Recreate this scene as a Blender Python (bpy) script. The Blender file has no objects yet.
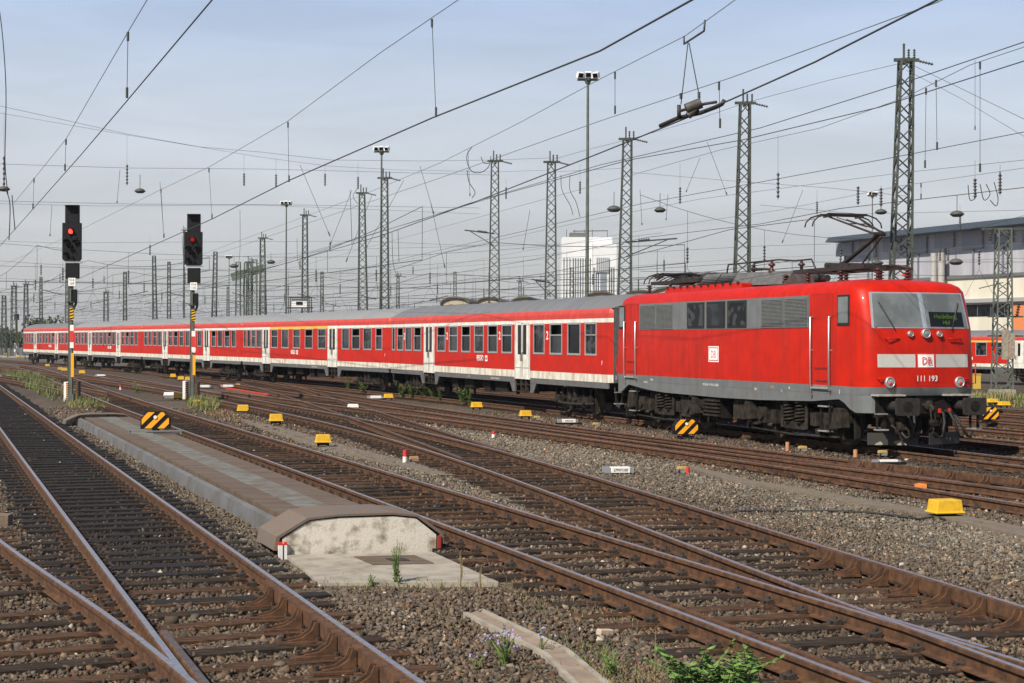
import bpy, bmesh, math, random
import numpy as np
from mathutils import Vector, Matrix
random.seed(7); RNG = np.random.default_rng(7)
S = bpy.context.scene; COL = S.collection
PI = math.pi
# ------------------------------------------------------------------ camera
CAMH, FPX, Y0, ROLL = 2.3625, 1620.0, 340.8, 0.004
cd = bpy.data.cameras.new('Camera'); cam = bpy.data.objects.new('Camera', cd); COL.objects.link(cam)
cd.sensor_width = 36; cd.lens = FPX / 1024 * 36; cd.clip_start = .1; cd.clip_end = 6000
cam.location = (0, 0, CAMH)
cam.rotation_euler = (Matrix.Rotation(PI/2 - math.atan(.7/FPX), 3, 'X') @ Matrix.Rotation(ROLL, 3, 'Z')).to_euler()
S.camera = cam
# ------------------------------------------------------------------ sky and sun
SUN_AZ = Vector((-.62, -.78)).normalized(); SUN_EL = math.radians(44)
w = bpy.data.worlds.new('World'); S.world = w; w.use_nodes = True
nt = w.node_tree; N = nt.nodes; LK = nt.links; N.clear()
out = N.new('ShaderNodeOutputWorld'); bg = N.new('ShaderNodeBackground'); sky = N.new('ShaderNodeTexSky')
sky.sky_type = 'NISHITA'; sky.sun_disc = False; sky.sun_elevation = SUN_EL
sky.sun_rotation = math.atan2(SUN_AZ.x, SUN_AZ.y); sky.dust_density = 1.6; sky.air_density = 1.0; sky.ozone_density = 1.0
bg.inputs['Strength'].default_value = .08
tc = N.new('ShaderNodeTexCoord'); sp = N.new('ShaderNodeSeparateXYZ'); LK.new(tc.outputs['Generated'], sp.inputs[0])
# thin high cloud veil and city haze towards the horizon
ramp = N.new('ShaderNodeValToRGB'); cr = ramp.color_ramp
SKYC = [(0.0, (5.1, 5.1, 5.1)), (.04, (5.4, 5.45, 5.5)), (.09, (6.05, 6.3, 6.75)), (.14, (5.9, 6.5, 7.4)), (.2, (4.7, 5.75, 7.7)), (.3, (1.7, 2.5, 4.3)), (1, (.5, .9, 2.1))]
while len(cr.elements) < len(SKYC): cr.elements.new(.5)
for e, (p, c) in zip(cr.elements, SKYC): e.position = p; e.color = (*[v/10 for v in c], 1)
LK.new(sp.outputs['Z'], ramp.inputs[0])
sc = N.new('ShaderNodeVectorMath'); sc.operation = 'SCALE'; sc.inputs['Scale'].default_value = 10; LK.new(ramp.outputs[0], sc.inputs[0])
mp = N.new('ShaderNodeMapping'); mp.inputs['Scale'].default_value = (1.2, 2.0, 9); mp.inputs['Rotation'].default_value = (.12, .1, .4); LK.new(tc.outputs['Generated'], mp.inputs[0])
nz = N.new('ShaderNodeTexNoise'); nz.inputs['Scale'].default_value = 3.2; nz.inputs['Detail'].default_value = 6; nz.inputs['Roughness'].default_value = .55; nz.inputs['Distortion'].default_value = .6
LK.new(mp.outputs[0], nz.inputs['Vector'])
mr = N.new('ShaderNodeMapRange'); mr.inputs[1].default_value = .35; mr.inputs[2].default_value = .7; mr.inputs[3].default_value = .92; mr.inputs[4].default_value = 1.10
LK.new(nz.outputs[0], mr.inputs[0])
sc2 = N.new('ShaderNodeVectorMath'); sc2.operation = 'SCALE'; LK.new(sc.outputs[0], sc2.inputs[0]); LK.new(mr.outputs[0], sc2.inputs['Scale'])
mx = N.new('ShaderNodeMix'); mx.data_type = 'RGBA'; mx.inputs[0].default_value = .88
LK.new(sky.outputs[0], mx.inputs[6]); LK.new(sc2.outputs[0], mx.inputs[7])
LK.new(mx.outputs[2], bg.inputs[0]); LK.new(bg.outputs[0], out.inputs[0])
sd = bpy.data.lights.new('Sun', 'SUN'); sd.energy = 5.0; sd.angle = math.radians(.6); sd.color = (1, .925, .80)
so = bpy.data.objects.new('Sun', sd); COL.objects.link(so); so.location = (-30, -40, 60)
so.rotation_euler = Vector((-SUN_AZ.x*math.cos(SUN_EL), -SUN_AZ.y*math.cos(SUN_EL), -math.sin(SUN_EL))).to_track_quat('-Z', 'Y').to_euler()
S.view_settings.view_transform = 'Standard'; S.view_settings.look = 'None'; S.view_settings.exposure = .45; S.view_settings.gamma = 1
S.render.engine = 'CYCLES'; S.cycles.max_bounces = 6; S.cycles.transparent_max_bounces = 12

# ------------------------------------------------------------------ helpers
def gp(x, y, z=0.):
    """photo pixel -> point on the horizontal plane at height z"""
    xr = 512 + (x-512)*math.cos(ROLL) + (y-340)*math.sin(ROLL); yr = 340 + (y-340)*math.cos(ROLL) - (x-512)*math.sin(ROLL)
    Z = (CAMH - z) * FPX / (yr - Y0)
    return Vector(((xr-512)*Z/FPX, Z, z))
def gd(x, y, Y):
    """photo pixel -> point at depth Y"""
    xr = 512 + (x-512)*math.cos(ROLL) + (y-340)*math.sin(ROLL); yr = 340 + (y-340)*math.cos(ROLL) - (x-512)*math.sin(ROLL)
    return Vector(((xr-512)*Y/FPX, Y, CAMH + (Y0-yr)*Y/FPX))
def tag(o, label=None, cat=None, group=None, kind=None):
    if label: o['label'] = label
    if cat: o['category'] = cat
    if group: o['group'] = group
    if kind: o['kind'] = kind
    return o
def empty(name, loc=(0,0,0), rz=0, label=None, cat=None, group=None, kind=None):
    o = bpy.data.objects.new(name, None); COL.objects.link(o); o.location = loc; o.rotation_euler = (0, 0, rz); o.empty_display_size = .2
    return tag(o, label, cat, group, kind)
def kids(o): return list(o.children)
def copy_tree(o, parent=None):
    c = o.copy(); COL.objects.link(c)
    if parent is not None: c.parent = parent
    for ch in kids(o): copy_tree(ch, c)
    return c
class MB:
    def __init__(s): s.v = []; s.f = []; s.m = []; s.sm = []
    def add(s, vs, fs, m=0, smooth=False):
        b = len(s.v); s.v += [tuple(v) for v in vs]
        for f in fs: s.f.append([b+i for i in f]); s.m.append(m); s.sm.append(smooth)
    def box(s, c, d, m=0, rz=0, ry=0, rx=0, taper=1):
        x, y, z = d[0]/2, d[1]/2, d[2]/2
        P = [(-x,-y,-z),(x,-y,-z),(x,y,-z),(-x,y,-z),(-x*taper,-y*taper,z),(x*taper,-y*taper,z),(x*taper,y*taper,z),(-x*taper,y*taper,z)]
        if rz or ry or rx:
            R = Matrix.Rotation(rz, 3, 'Z') @ Matrix.Rotation(ry, 3, 'Y') @ Matrix.Rotation(rx, 3, 'X'); P = [R @ Vector(p) for p in P]
        s.add([(p[0]+c[0], p[1]+c[1], p[2]+c[2]) for p in P], [(3,2,1,0),(4,5,6,7),(0,1,5,4),(1,2,6,5),(2,3,7,6),(3,0,4,7)], m)
    def bb(s, x0, x1, y0, y1, z0, z1, m=0):
        s.box(((x0+x1)/2, (y0+y1)/2, (z0+z1)/2), (abs(x1-x0), abs(y1-y0), abs(z1-z0)), m)
    def bar(s, a, b, w, h=None, m=0, up=(0,0,1)):
        """rectangular bar from a to b"""
        a = Vector(a); b = Vector(b); h = w if h is None else h; t = (b-a)
        if t.length < 1e-6: return
        t.normalize(); u = Vector(up)
        if abs(t.dot(u)) > .98: u = Vector((1,0,0))
        n = t.cross(u).normalized(); u = n.cross(t)
        P = []
        for q in (a, b):
            for i, j in ((-1,-1),(1,-1),(1,1),(-1,1)): P.append(q + n*i*w/2 + u*j*h/2)
        s.add(P, [(3,2,1,0),(4,5,6,7),(0,1,5,4),(1,2,6,5),(2,3,7,6),(3,0,4,7)], m)
    def cyl(s, a, b, r0, r1=None, n=10, m=0, caps=True, smooth=True):
        a = Vector(a); b = Vector(b); r1 = r0 if r1 is None else r1; t = (b-a).normalized()
        u = Vector((0,0,1)) if abs(t.z) < .95 else Vector((1,0,0))
        p = t.cross(u).normalized(); q = t.cross(p)
        A = [a + (p*math.cos(2*PI*i/n) + q*math.sin(2*PI*i/n))*r0 for i in range(n)]
        B = [b + (p*math.cos(2*PI*i/n) + q*math.sin(2*PI*i/n))*r1 for i in range(n)]
        s.add(A+B, [(i, n+i, n+(i+1)%n, (i+1)%n) for i in range(n)], m, smooth)
        if caps: s.add(A, [tuple(range(n))], m); s.add(B, [tuple(range(n))[::-1]], m)
    def tube(s, pts, r, n=6, m=0):
        pts = [Vector(p) for p in pts]; rings = []; prev = None
        for i, p in enumerate(pts):
            t = (pts[min(i+1, len(pts)-1)] - pts[max(i-1, 0)]).normalized()
            if prev is None:
                u = Vector((0,0,1)) if abs(t.z) < .9 else Vector((1,0,0)); prev = t.cross(u).normalized()
            a = (prev - t*prev.dot(t)).normalized(); prev = a; b = t.cross(a)
            rr = r[i] if isinstance(r, (list, tuple)) else r
            rings.append([p + (a*math.cos(2*PI*k/n) + b*math.sin(2*PI*k/n))*rr for k in range(n)])
        V = [q for R_ in rings for q in R_]; F = []
        for i in range(len(rings)-1):
            for k in range(n): F.append((i*n+k, i*n+(k+1)%n, (i+1)*n+(k+1)%n, (i+1)*n+k))
        F.append(tuple(range(n))[::-1]); F.append(tuple((len(rings)-1)*n+k for k in range(n)))
        s.add(V, F, m, n > 4)
    def lathe(s, c, prof, n=12, m=0, axis=(0,0,1), smooth=True):
        c = Vector(c); t = Vector(axis).normalized(); u = Vector((0,0,1)) if abs(t.z) < .9 else Vector((1,0,0))
        p = t.cross(u).normalized(); q = t.cross(p); V = []; F = []
        for r, h in prof:
            V += [c + t*h + (p*math.cos(2*PI*i/n) + q*math.sin(2*PI*i/n))*r for i in range(n)]
        for j in range(len(prof)-1):
            for i in range(n): F.append((j*n+i, j*n+(i+1)%n, (j+1)*n+(i+1)%n, (j+1)*n+i))
        s.add(V, F, m, smooth)
    def prism(s, pts, ext, m=0, mcap=None):
        """closed polygon pts (3-D) extruded by vector ext"""
        pts = [Vector(p) for p in pts]; e = Vector(ext); n = len(pts)
        s.add(pts + [p+e for p in pts], [(i, (i+1)%n, n+(i+1)%n, n+i) for i in range(n)], m)
        mc = m if mcap is None else mcap
        s.add(pts, [tuple(range(n))[::-1]], mc); s.add([p+e for p in pts], [tuple(range(n))], mc)
    def quad(s, a, b, c, d, m=0): s.add([a, b, c, d], [(0,1,2,3)], m)
    def insulator(s, a, b, r=.07, n=8, k=4, m=0):
        a = Vector(a); b = Vector(b); L = (b-a).length; prof = []
        for i in range(k):
            z = L*(i+.15)/k; dz = L/k
            prof += [(r*.45, z), (r, z+dz*.25), (r*.95, z+dz*.4), (r*.45, z+dz*.55)]
        s.lathe(a, [(0, 0), (r*.4, 0)] + prof + [(r*.4, L), (0, L)], n, m, b-a)
    def build(s, name, mats, parent=None, fix=True, bevel=0, seg=2, loc=None):
        me = bpy.data.meshes.new(name); me.from_pydata(s.v, [], s.f)
        mats = mats if isinstance(mats, (list, tuple)) else [mats]
        for m in mats: me.materials.append(m)
        me.polygons.foreach_set('material_index', s.m); me.polygons.foreach_set('use_smooth', s.sm)
        if fix:
            bm = bmesh.new(); bm.from_mesh(me); bmesh.ops.recalc_face_normals(bm, faces=bm.faces); bm.to_mesh(me); bm.free()
        me.update()
        o = bpy.data.objects.new(name, me); COL.objects.link(o)
        if parent is not None: o.parent = parent
        if loc is not None: o.location = loc
        if bevel:
            md = o.modifiers.new('edge', 'BEVEL'); md.width = bevel; md.segments = seg; md.limit_method = 'ANGLE'; md.angle_limit = math.radians(35); md.harden_normals = False
        return o
_fc = {}
def text_mb(mb, txt, origin, ux, uy, size, m=0, align='CENTER', squash=1.0, bold=0.0):
    """lettering as flat mesh faces: origin = centre of the base line, ux/uy = directions"""
    key = (txt, bold)
    if key not in _fc:
        cu = bpy.data.curves.new('lettering', 'FONT'); cu.body = txt; cu.align_x = 'CENTER'; cu.resolution_u = 2; cu.offset = bold; cu.fill_mode = 'FRONT'
        o = bpy.data.objects.new('lettering', cu); COL.objects.link(o); bpy.context.view_layer.update()
        me = bpy.data.meshes.new_from_object(o.evaluated_get(bpy.context.evaluated_depsgraph_get()))
        _fc[key] = ([tuple(v.co) for v in me.vertices], [tuple(p.vertices) for p in me.polygons])
        bpy.data.objects.remove(o); bpy.data.meshes.remove(me); bpy.data.curves.remove(cu)
    V, F = _fc[key]; o = Vector(origin); ux = Vector(ux); uy = Vector(uy)
    mb.add([o + ux*(v[0]*size*squash) + uy*(v[1]*size) for v in V], F, m)
# ------------------------------------------------------------------ materials
MATS = {}
def mat(name, col, rough=.6, metal=0., var=.0, vscale=6., spec=.5, col2=None, bump=0., bscale=40., coat=0., stretch=None, attr=None, emit=None, thr=(.4,.65), detail=6):
    if name in MATS: return MATS[name]
    m = bpy.data.materials.new(name); m.use_nodes = True; nt = m.node_tree; b = nt.nodes['Principled BSDF']
    b.inputs['Base Color'].default_value = (*col, 1); b.inputs['Roughness'].default_value = rough; b.inputs['Metallic'].default_value = metal
    b.inputs['Specular IOR Level'].default_value = spec
    if coat: b.inputs['Coat Weight'].default_value = coat; b.inputs['Coat Roughness'].default_value = .08
    if emit: b.inputs['Emission Color'].default_value = (*emit[0], 1); b.inputs['Emission Strength'].default_value = emit[1]
    t = nt.nodes.new('ShaderNodeTexCoord'); src = t.outputs['Object']
    if stretch:
        mp = nt.nodes.new('ShaderNodeMapping'); mp.inputs['Scale'].default_value = stretch; nt.links.new(src, mp.inputs[0]); src = mp.outputs[0]
    cur = None
    if col2 is not None or var:
        nz = nt.nodes.new('ShaderNodeTexNoise'); nz.inputs['Scale'].default_value = vscale; nz.inputs['Detail'].default_value = detail; nz.inputs['Roughness'].default_value = .62
        nt.links.new(src, nz.inputs['Vector'])
        rp = nt.nodes.new('ShaderNodeValToRGB'); rp.color_ramp.elements[0].position = thr[0]; rp.color_ramp.elements[1].position = thr[1]
        c2 = col2 if col2 is not None else tuple(c*(1-var) for c in col)
        c1 = col if col2 is not None else tuple(min(1, c*(1+var*.6)) for c in col)
        rp.color_ramp.elements[0].color = (*c2, 1); rp.color_ramp.elements[1].color = (*c1, 1)
        nt.links.new(nz.outputs[0], rp.inputs[0]); cur = rp.outputs[0]
        rm = nt.nodes.new('ShaderNodeMapRange'); rm.inputs[3].default_value = min(1, rough*1.25); rm.inputs[4].default_value = rough*.85
        nt.links.new(nz.outputs[0], rm.inputs[0]); nt.links.new(rm.outputs[0], b.inputs['Roughness'])
    if attr:
        at = nt.nodes.new('ShaderNodeAttribute'); at.attribute_name = attr; at.attribute_type = 'GEOMETRY'
        if cur is not None:
            ml = nt.nodes.new('ShaderNodeMix'); ml.data_type = 'RGBA'; ml.blend_type = 'MULTIPLY'; ml.inputs[0].default_value = 1
            nt.links.new(at.outputs['Color'], ml.inputs[6]); nt.links.new(cur, ml.inputs[7]); cur = ml.outputs[2]
        else: cur = at.outputs['Color']
    if cur is not None: nt.links.new(cur, b.inputs['Base Color'])
    if bump:
        n2 = nt.nodes.new('ShaderNodeTexNoise'); n2.inputs['Scale'].default_value = bscale; n2.inputs['Detail'].default_value = 5; nt.links.new(src, n2.inputs['Vector'])
        bp = nt.nodes.new('ShaderNodeBump'); bp.inputs['Strength'].default_value = bump; bp.inputs['Distance'].default_value = .01
        nt.links.new(n2.outputs[0], bp.inputs['Height']); nt.links.new(bp.outputs[0], b.inputs['Normal'])
    MATS[name] = m; return m
M_RUST = mat('rail_rust', (.13,.064,.033), .8, 0, spec=.2, col2=(.06,.034,.022), vscale=9, bump=.3, bscale=60)
M_RUSTO = mat('orange_rust', (.27,.085,.025), .85, 0, col2=(.12,.05,.025), vscale=12, bump=.3)
M_SHINE = mat('rail_running_face', (.46,.43,.43), .36, .8, var=.2, vscale=14)
M_DULL = mat('rail_dull_face', (.12,.095,.085), .5, .4, var=.3, vscale=14)
M_WOOD = mat('tarred_sleeper', (.06,.042,.03), .9, 0, spec=.12, col2=(.02,.015,.012), vscale=5, bump=.6, bscale=18, stretch=(1,6,3))
M_OILY = mat('oil_black_sleeper', (.026,.021,.019), .8, 0, spec=.25, col2=(.011,.010,.010), vscale=5, bump=.5, bscale=18, stretch=(1,6,3))
M_WOODR = mat('rusty_sleeper', (.115,.062,.034), .9, 0, spec=.12, col2=(.04,.025,.018), vscale=5, bump=.6, bscale=18, stretch=(1,6,3))
M_CLIP = mat('rail_fastening', (.05,.036,.028), .8, .2, var=.4, vscale=30)
M_BLACK = mat('black_iron', (.018,.017,.016), .6, .2, col2=(.035,.03,.026), vscale=9)
M_RED = mat('traffic_red', (.47,.012,.002), .42, 0, var=.12, vscale=2.2, coat=.06, spec=.15)
M_REDC = mat('coach_red', (.48,.014,.004), .5, 0, col2=(.38,.016,.011), vscale=1.6, spec=.15, thr=(.3,.6))
def weathered(m, streak, amount, sx=7., thr=(.48,.72)):
    nt = m.node_tree; b = nt.nodes['Principled BSDF']; src = b.inputs['Base Color'].links[0].from_socket if b.inputs['Base Color'].links else None
    t = nt.nodes.new('ShaderNodeTexCoord'); mp = nt.nodes.new('ShaderNodeMapping'); mp.inputs['Scale'].default_value = (sx, sx, .55); nt.links.new(t.outputs['Object'], mp.inputs[0])
    n = nt.nodes.new('ShaderNodeTexNoise'); n.inputs['Scale'].default_value = 1; n.inputs['Detail'].default_value = 5; nt.links.new(mp.outputs[0], n.inputs['Vector'])
    n2 = nt.nodes.new('ShaderNodeTexNoise'); n2.inputs['Scale'].default_value = .7; n2.inputs['Detail'].default_value = 3; nt.links.new(t.outputs['Object'], n2.inputs['Vector'])
    r = nt.nodes.new('ShaderNodeMapRange'); r.inputs[1].default_value = thr[0]; r.inputs[2].default_value = thr[1]; r.inputs[3].default_value = 0; r.inputs[4].default_value = amount; nt.links.new(n.outputs[0], r.inputs[0])
    ml = nt.nodes.new('ShaderNodeMath'); ml.operation = 'MULTIPLY'; nt.links.new(r.outputs[0], ml.inputs[0]); nt.links.new(n2.outputs[0], ml.inputs[1])
    mx = nt.nodes.new('ShaderNodeMix'); mx.data_type = 'RGBA'; nt.links.new(ml.outputs[0], mx.inputs[0])
    if src: nt.links.new(src, mx.inputs[6])
    else: mx.inputs[6].default_value = b.inputs['Base Color'].default_value
    mx.inputs[7].default_value = (*streak, 1); nt.links.new(mx.outputs[2], b.inputs['Base Color'])
weathered(M_RED, (.14,.02,.014), .9); weathered(M_REDC, (.17,.04,.03), 1.0)
M_REDT = mat('faded_red', (.5,.045,.03), .5, 0, var=.15, vscale=3)
M_LOCG = mat('basalt_grey', (.135,.145,.15), .45, 0, var=.12, vscale=3)
M_LOUV = mat('louvre_grey', (.12,.125,.12), .55, .1, var=.15, vscale=8)
M_WHITE = mat('coach_white', (.72,.71,.66), .5, 0, col2=(.55,.52,.45), vscale=3, thr=(.3,.6))
M_BAND = mat('dirty_white_band', (.66,.63,.55), .6, 0, col2=(.42,.36,.27), vscale=4, stretch=(1,1,.3), thr=(.32,.55))
M_ROOF = mat('coach_roof', (.165,.17,.175), .55, .1, col2=(.14,.14,.145), vscale=1.2, stretch=(1,.3,.3), thr=(.3,.7))
M_ROOFL = mat('coach_roof_pale', (.245,.25,.25), .55, .1, col2=(.22,.22,.22), vscale=1.2, stretch=(1,.3,.3), thr=(.3,.7))
M_SKIRT = mat('coach_skirt', (.11,.115,.12), .6, 0, var=.2, vscale=5)
weathered(M_WHITE, (.38,.34,.27), .9); weathered(M_BAND, (.3,.24,.17), 1.2, 5.); weathered(M_SKIRT, (.10,.075,.055), 1.2); weathered(M_LOCG, (.12,.10,.08), 1.0)
M_YEL1 = mat('first_class_yellow', (.75,.42,.03), .45)
M_ALU = mat('aluminium', (.62,.62,.61), .38, .75, var=.1)
M_GLASS = mat('window_glass', (.006,.007,.009), .05, 0, spec=.07, var=.6, vscale=1.3)
M_GLASS2 = mat('window_glass_seats', (.04,.043,.047), .06, 0, spec=.09, col2=(.005,.006,.007), vscale=2.6, thr=(.5,.56), detail=1)
M_GLASS3 = mat('window_glass_blind', (.022,.026,.032), .05, 0, spec=.16, col2=(.006,.007,.009), vscale=1.1, thr=(.45,.55), detail=2)
M_GLASSL = mat('sky_toned_cab_glass', (.145,.16,.16), .05, 0, spec=.6, var=.3, vscale=1.5)  # pale grey base stands in for sky reflected in the cab windows
M_DARK = mat('dark_inside', (.008,.008,.009), .8)
M_IRON = mat('shaded_bogie_grime', (.019,.016,.013), .85, 0, spec=.2, col2=(.007,.006,.006), vscale=7, bump=.3)  # grimy iron, its colour darkened further for the shadow beneath the vehicles
M_IRONL = mat('shaded_brake_dust_iron', (.042,.033,.025), .85, 0, spec=.2, col2=(.013,.011,.009), vscale=7, bump=.3)  # brake dust on iron, with underframe shadow mixed into the colour
M_TYRE = mat('wheel_steel', (.09,.075,.062), .6, .5, var=.3)
M_RUBBER = mat('rubber', (.012,.012,.012), .7)
M_INS = mat('brown_porcelain', (.06,.022,.018), .3, 0, spec=.6)
M_LETW = mat('white_lettering', (.78,.78,.76), .5)
M_LETR = mat('red_lettering', (.6,.02,.02), .5)
M_LETB = mat('black_lettering', (.02,.02,.02), .5)
M_LED = mat('led_text', (.03,.06,.01), .6, spec=.1, emit=((.42,.7,.10), .1))
M_MAST = mat('green_mast_paint', (.06,.074,.06), .8, 0, col2=(.036,.04,.034), vscale=2)
M_MASTL = mat('pale_mast_paint', (.105,.128,.105), .75, 0, col2=(.07,.082,.07), vscale=2)
M_WIRE = mat('copper_wire', (.05,.055,.05), .6, .3)
M_WIREG = mat('weathered_wire', (.13,.17,.14), .6, .2)
M_CONC = mat('concrete', (.33,.295,.24), .9, 0, col2=(.19,.165,.13), vscale=3.5, bump=.35, bscale=30, thr=(.3,.6))
M_CONCW = mat('limewashed_concrete', (.60,.555,.47), .9, 0, col2=(.22,.185,.13), vscale=4.5, bump=.4, bscale=40, thr=(.33,.49))
M_DECK = mat('rusty_deck_plate', (.125,.093,.065), .85, 0, col2=(.085,.056,.036), vscale=2.5, stretch=(.4,2,1), bump=.2)
M_DECKG = mat('worn_grey_deck', (.15,.155,.14), .8, 0, col2=(.105,.082,.06), vscale=3, stretch=(1,1,1), thr=(.38,.62))
M_FLANK = mat('grey_steel_flank', (.13,.133,.14), .7, 0, col2=(.09,.085,.08), vscale=2, stretch=(.3,1,1))
M_YEL = mat('signal_yellow', (.66,.385,.012), .55, 0, col2=(.42,.25,.04), vscale=9, thr=(.3,.5))
M_YELD = mat('dusty_yellow', (.55,.36,.06), .6, 0, var=.25, vscale=20)
M_ORANGE = mat('amber_stripe', (.8,.34,.005), .5)
M_BLK = mat('black_board', (.006,.006,.007), .6, spec=.2)
M_PLASTW = mat('white_plastic', (.74,.73,.7), .5, 0, var=.1, vscale=10)
M_SIGRED = mat('red_signal_lamp', (.5,.01,.01), .3, emit=((1,.04,.03), 3.0))
M_REDP = mat('red_paint', (.55,.03,.02), .5)
M_ASPH = mat('trodden_path', (.175,.14,.10), .95, 0, col2=(.115,.092,.068), vscale=6, bump=.4)
# ------------------------------------------------------------------ lie of the land
EC = np.array([(23.0,-3.5),(19.2,8.0),(16.02,17.47),(9.69,36.44),(4.38,52.33),(-4.57,77.16),(-15.6,101.15),(-27.21,124.86),(-38.84,148.56),(-50.59,172.2),(-80,231),(-130,331)])
_d = []
for a, b in zip(EC[:-1], EC[1:]):
    n = max(2, int(np.hypot(*(b-a))/2)); _d += [a + (b-a)*i/n for i in range(n)]
_d = np.array(_d + [EC[-1]])
_pe = np.polyfit((_d[:,1]-80)/100, _d[:,0], 6)
def XE(Y):
    Y = np.asarray(Y, float); return np.polyval(_pe, (np.clip(Y, -3, 331)-80)/100) + np.where(Y > 331, -(Y-331)*.5, 0) + np.where(Y < -3, -(Y+3)*.333, 0)
def offE(X, Y):
    e = XE(Y); sl = (XE(np.asarray(Y)+.5) - XE(np.asarray(Y)-.5)); return (X - e)/np.sqrt(1+sl**2)
def ztrack(o):
    o = np.asarray(o, float)
    return np.where(o < -9, 0., np.where(o < 0, -.133*(o+9)/9, np.maximum(-.133-.019*o, -.72)))
def zrail(X, Y): return float(ztrack(offE(X, Y)))
def gz(X, Y): return zrail(X, Y) - .19          # top of the ballast
def vnoise(X, Y, s, seed=0):
    r = np.random.default_rng(seed); out = 0
    for k in range(6):
        a = r.uniform(0, 2*PI); f = s*(1+.7*k); p = r.uniform(0, 6.28)
        out = out + np.sin((X*math.cos(a)+Y*math.sin(a))*f + p + 1.3*np.sin((X*math.sin(a)-Y*math.cos(a))*f*.7+p))/(1+.5*k)
    return out/3
# ------------------------------------------------------------------ rails traced on the ground
def railfn(px, z=0., deg=3, ext=None):
    P = [gp(x, y, z) for x, y in px]; Y = np.array([p.y for p in P]); X = np.array([p.x for p in P])
    w = 1/np.maximum(Y, 8)**1.2; c = np.polyfit((Y-30)/30, X, deg, w=w); y0, y1 = Y.min(), Y.max()
    def fn(y):
        y = np.asarray(y, float); yc = np.clip(y, y0, y1); v = np.polyval(c, (yc-30)/30)
        s0 = (np.polyval(c, (y0+1.5-30)/30)-np.polyval(c, (y0-30)/30))/1.5; s1 = (np.polyval(c, (y1-30)/30)-np.polyval(c, (y1-3-30)/30))/3
        return v + np.minimum(y-y0, 0)*s0 + np.maximum(y-y1, 0)*s1
    fn.rng = (y0, y1); return fn
pA_l=[(0,428.8),(16.3,452.5),(33.1,473.8),(38.1,480),(62.5,511.3),(101.9,565),(126.9,598),(155,635.5),(175,660.5),(191.9,683)]
pA_r=[(6.3,390),(37.5,411.3),(70,435),(125,473.8),(133.8,480),(171.3,506.9),(210,533.8),(252.5,564.4),(310,604.3),(362.5,641.8),(421.3,683)]
pL_r=[(0,541),(32.5,563.8),(100,611),(137.5,636.8),(162.5,656.8),(192.5,683)]
pB_u=[(25,365),(54,373),(127.5,395),(167.5,406.9),(205,418.8),(257.5,433.8),(300,446.9),(362.5,465),(427.5,484.4),(450,491),(512.5,508.1),(577.5,527.5),(622.5,541.3),(687.5,559.4),(740,575.6),(802.5,595),(867.5,613.1),(925,634.3),(1023,662)]
pB_l=[(80,390.6),(127.5,410.6),(172.5,426.3),(205,440),(257.5,458),(300,473.1),(362.5,493.8),(427.5,517.5),(450,526.9),(500,543.8),(553.8,564.4),(610,585.6),(661.3,604.4),(740,634.4),(793.8,654.4),(866.3,683)]
pC_r=[(287,405),(321,411.5),(353.5,417),(383.5,423.9),(421.5,430.5),(459,439.4),(502.5,450.6),(552.5,465.6),(600,478.5),(662.5,497.5),(727.5,518),(767,530),(896,567.5),(966,586.9),(1021,604.4)]
pC_l=[(273.5,410.6),(306,418),(331,425),(376,435),(440,453.5),(502.5,474.4),(518.8,480),(567.5,500.6),(600,511.9),(622.5,520),(686,543.8),(760,570),(802.5,589.4),(862.5,611.3),(1023.5,670.5)]
pX_r=[(315,391),(333.5,397.5),(351,402.5),(375,411),(384,413.75),(415,422.5),(446.5,433),(471.5,441.5),(509,452.6)]
pX_l=[(256,387.5),(293.5,397),(308.5,402.5),(331,411),(348.5,418.75),(383.5,431),(434,447.5),(470,462)]
pD_or=[(303.5,387.5),(384,400.6),(446.5,409),(511.5,418.75),(587,430),(767,450),(860,460),(908.5,465.6),(1023,479)]
pD_m=[(300,394),(384,406.75),(446.5,415.5),(511.5,425),(767,459.5),(896,473),(988,486)]
pD_ol=[(406.5,416),(446.5,421),(511.5,429.75),(587,440),(767,466),(896,485.6),(1023.5,505.6)]
def par(fn, d):
    """a rail parallel to fn at lateral distance d"""
    def g(y): s = fn(np.asarray(y)+.5)-fn(np.asarray(y)-.5); return fn(y) + d*np.sqrt(1+s**2)
    return g
def pairfn(pl, pr, deg=3):
    """both rails of a track from one smooth centre line at the 1.435 m gauge"""
    f0 = railfn(pr, 0, 2); P = []
    for px, d in ((pl, .7525), (pr, -.7525)):
        for x, y in px: q = gp(x, y, 0.); s = float(f0(q.y+.5)-f0(q.y-.5)); L = math.hypot(1, s); P.append((q.x+d/L, q.y-d*s/L))
    P = np.array(P); X, Y = P.T; w = 1/np.maximum(Y, 8)**1.0; c = np.polyfit((Y-30)/30, X, deg, w=w); y0, y1 = Y.min(), Y.max()
    def fn(y):
        y = np.asarray(y, float); v = np.polyval(c, (np.clip(y, y0, y1)-30)/30); D = lambda q: float(np.polyval(c, (q+.5-30)/30)-np.polyval(c, (q-.5-30)/30))
        return v + np.minimum(y-y0, 0)*D(y0+.5) + np.maximum(y-y1, 0)*D(y1-2)
    return par(fn, -.7525), par(fn, .7525)
fL_r = railfn(pL_r)
(fA_l, fA_r), (fB_l, fB_u), (fC_l, fC_r) = pairfn(pA_l, pA_r), pairfn(pB_l, pB_u, 4), pairfn(pC_l, pC_r, 4)
fX_r, fX_l = railfn(pX_r, -.02, 2), railfn(pX_l, -.02, 2)
fD_or, fD_m, fD_ol = railfn(pD_or, -.07, 3), railfn(pD_m, -.07, 3), railfn(pD_ol, -.07, 3)
fL_l = par(fL_r, -1.505)
def eoff(d): return lambda y: XE(y) + d*np.sqrt(1+(XE(np.asarray(y)+.5)-XE(np.asarray(y)-.5))**2)
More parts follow.
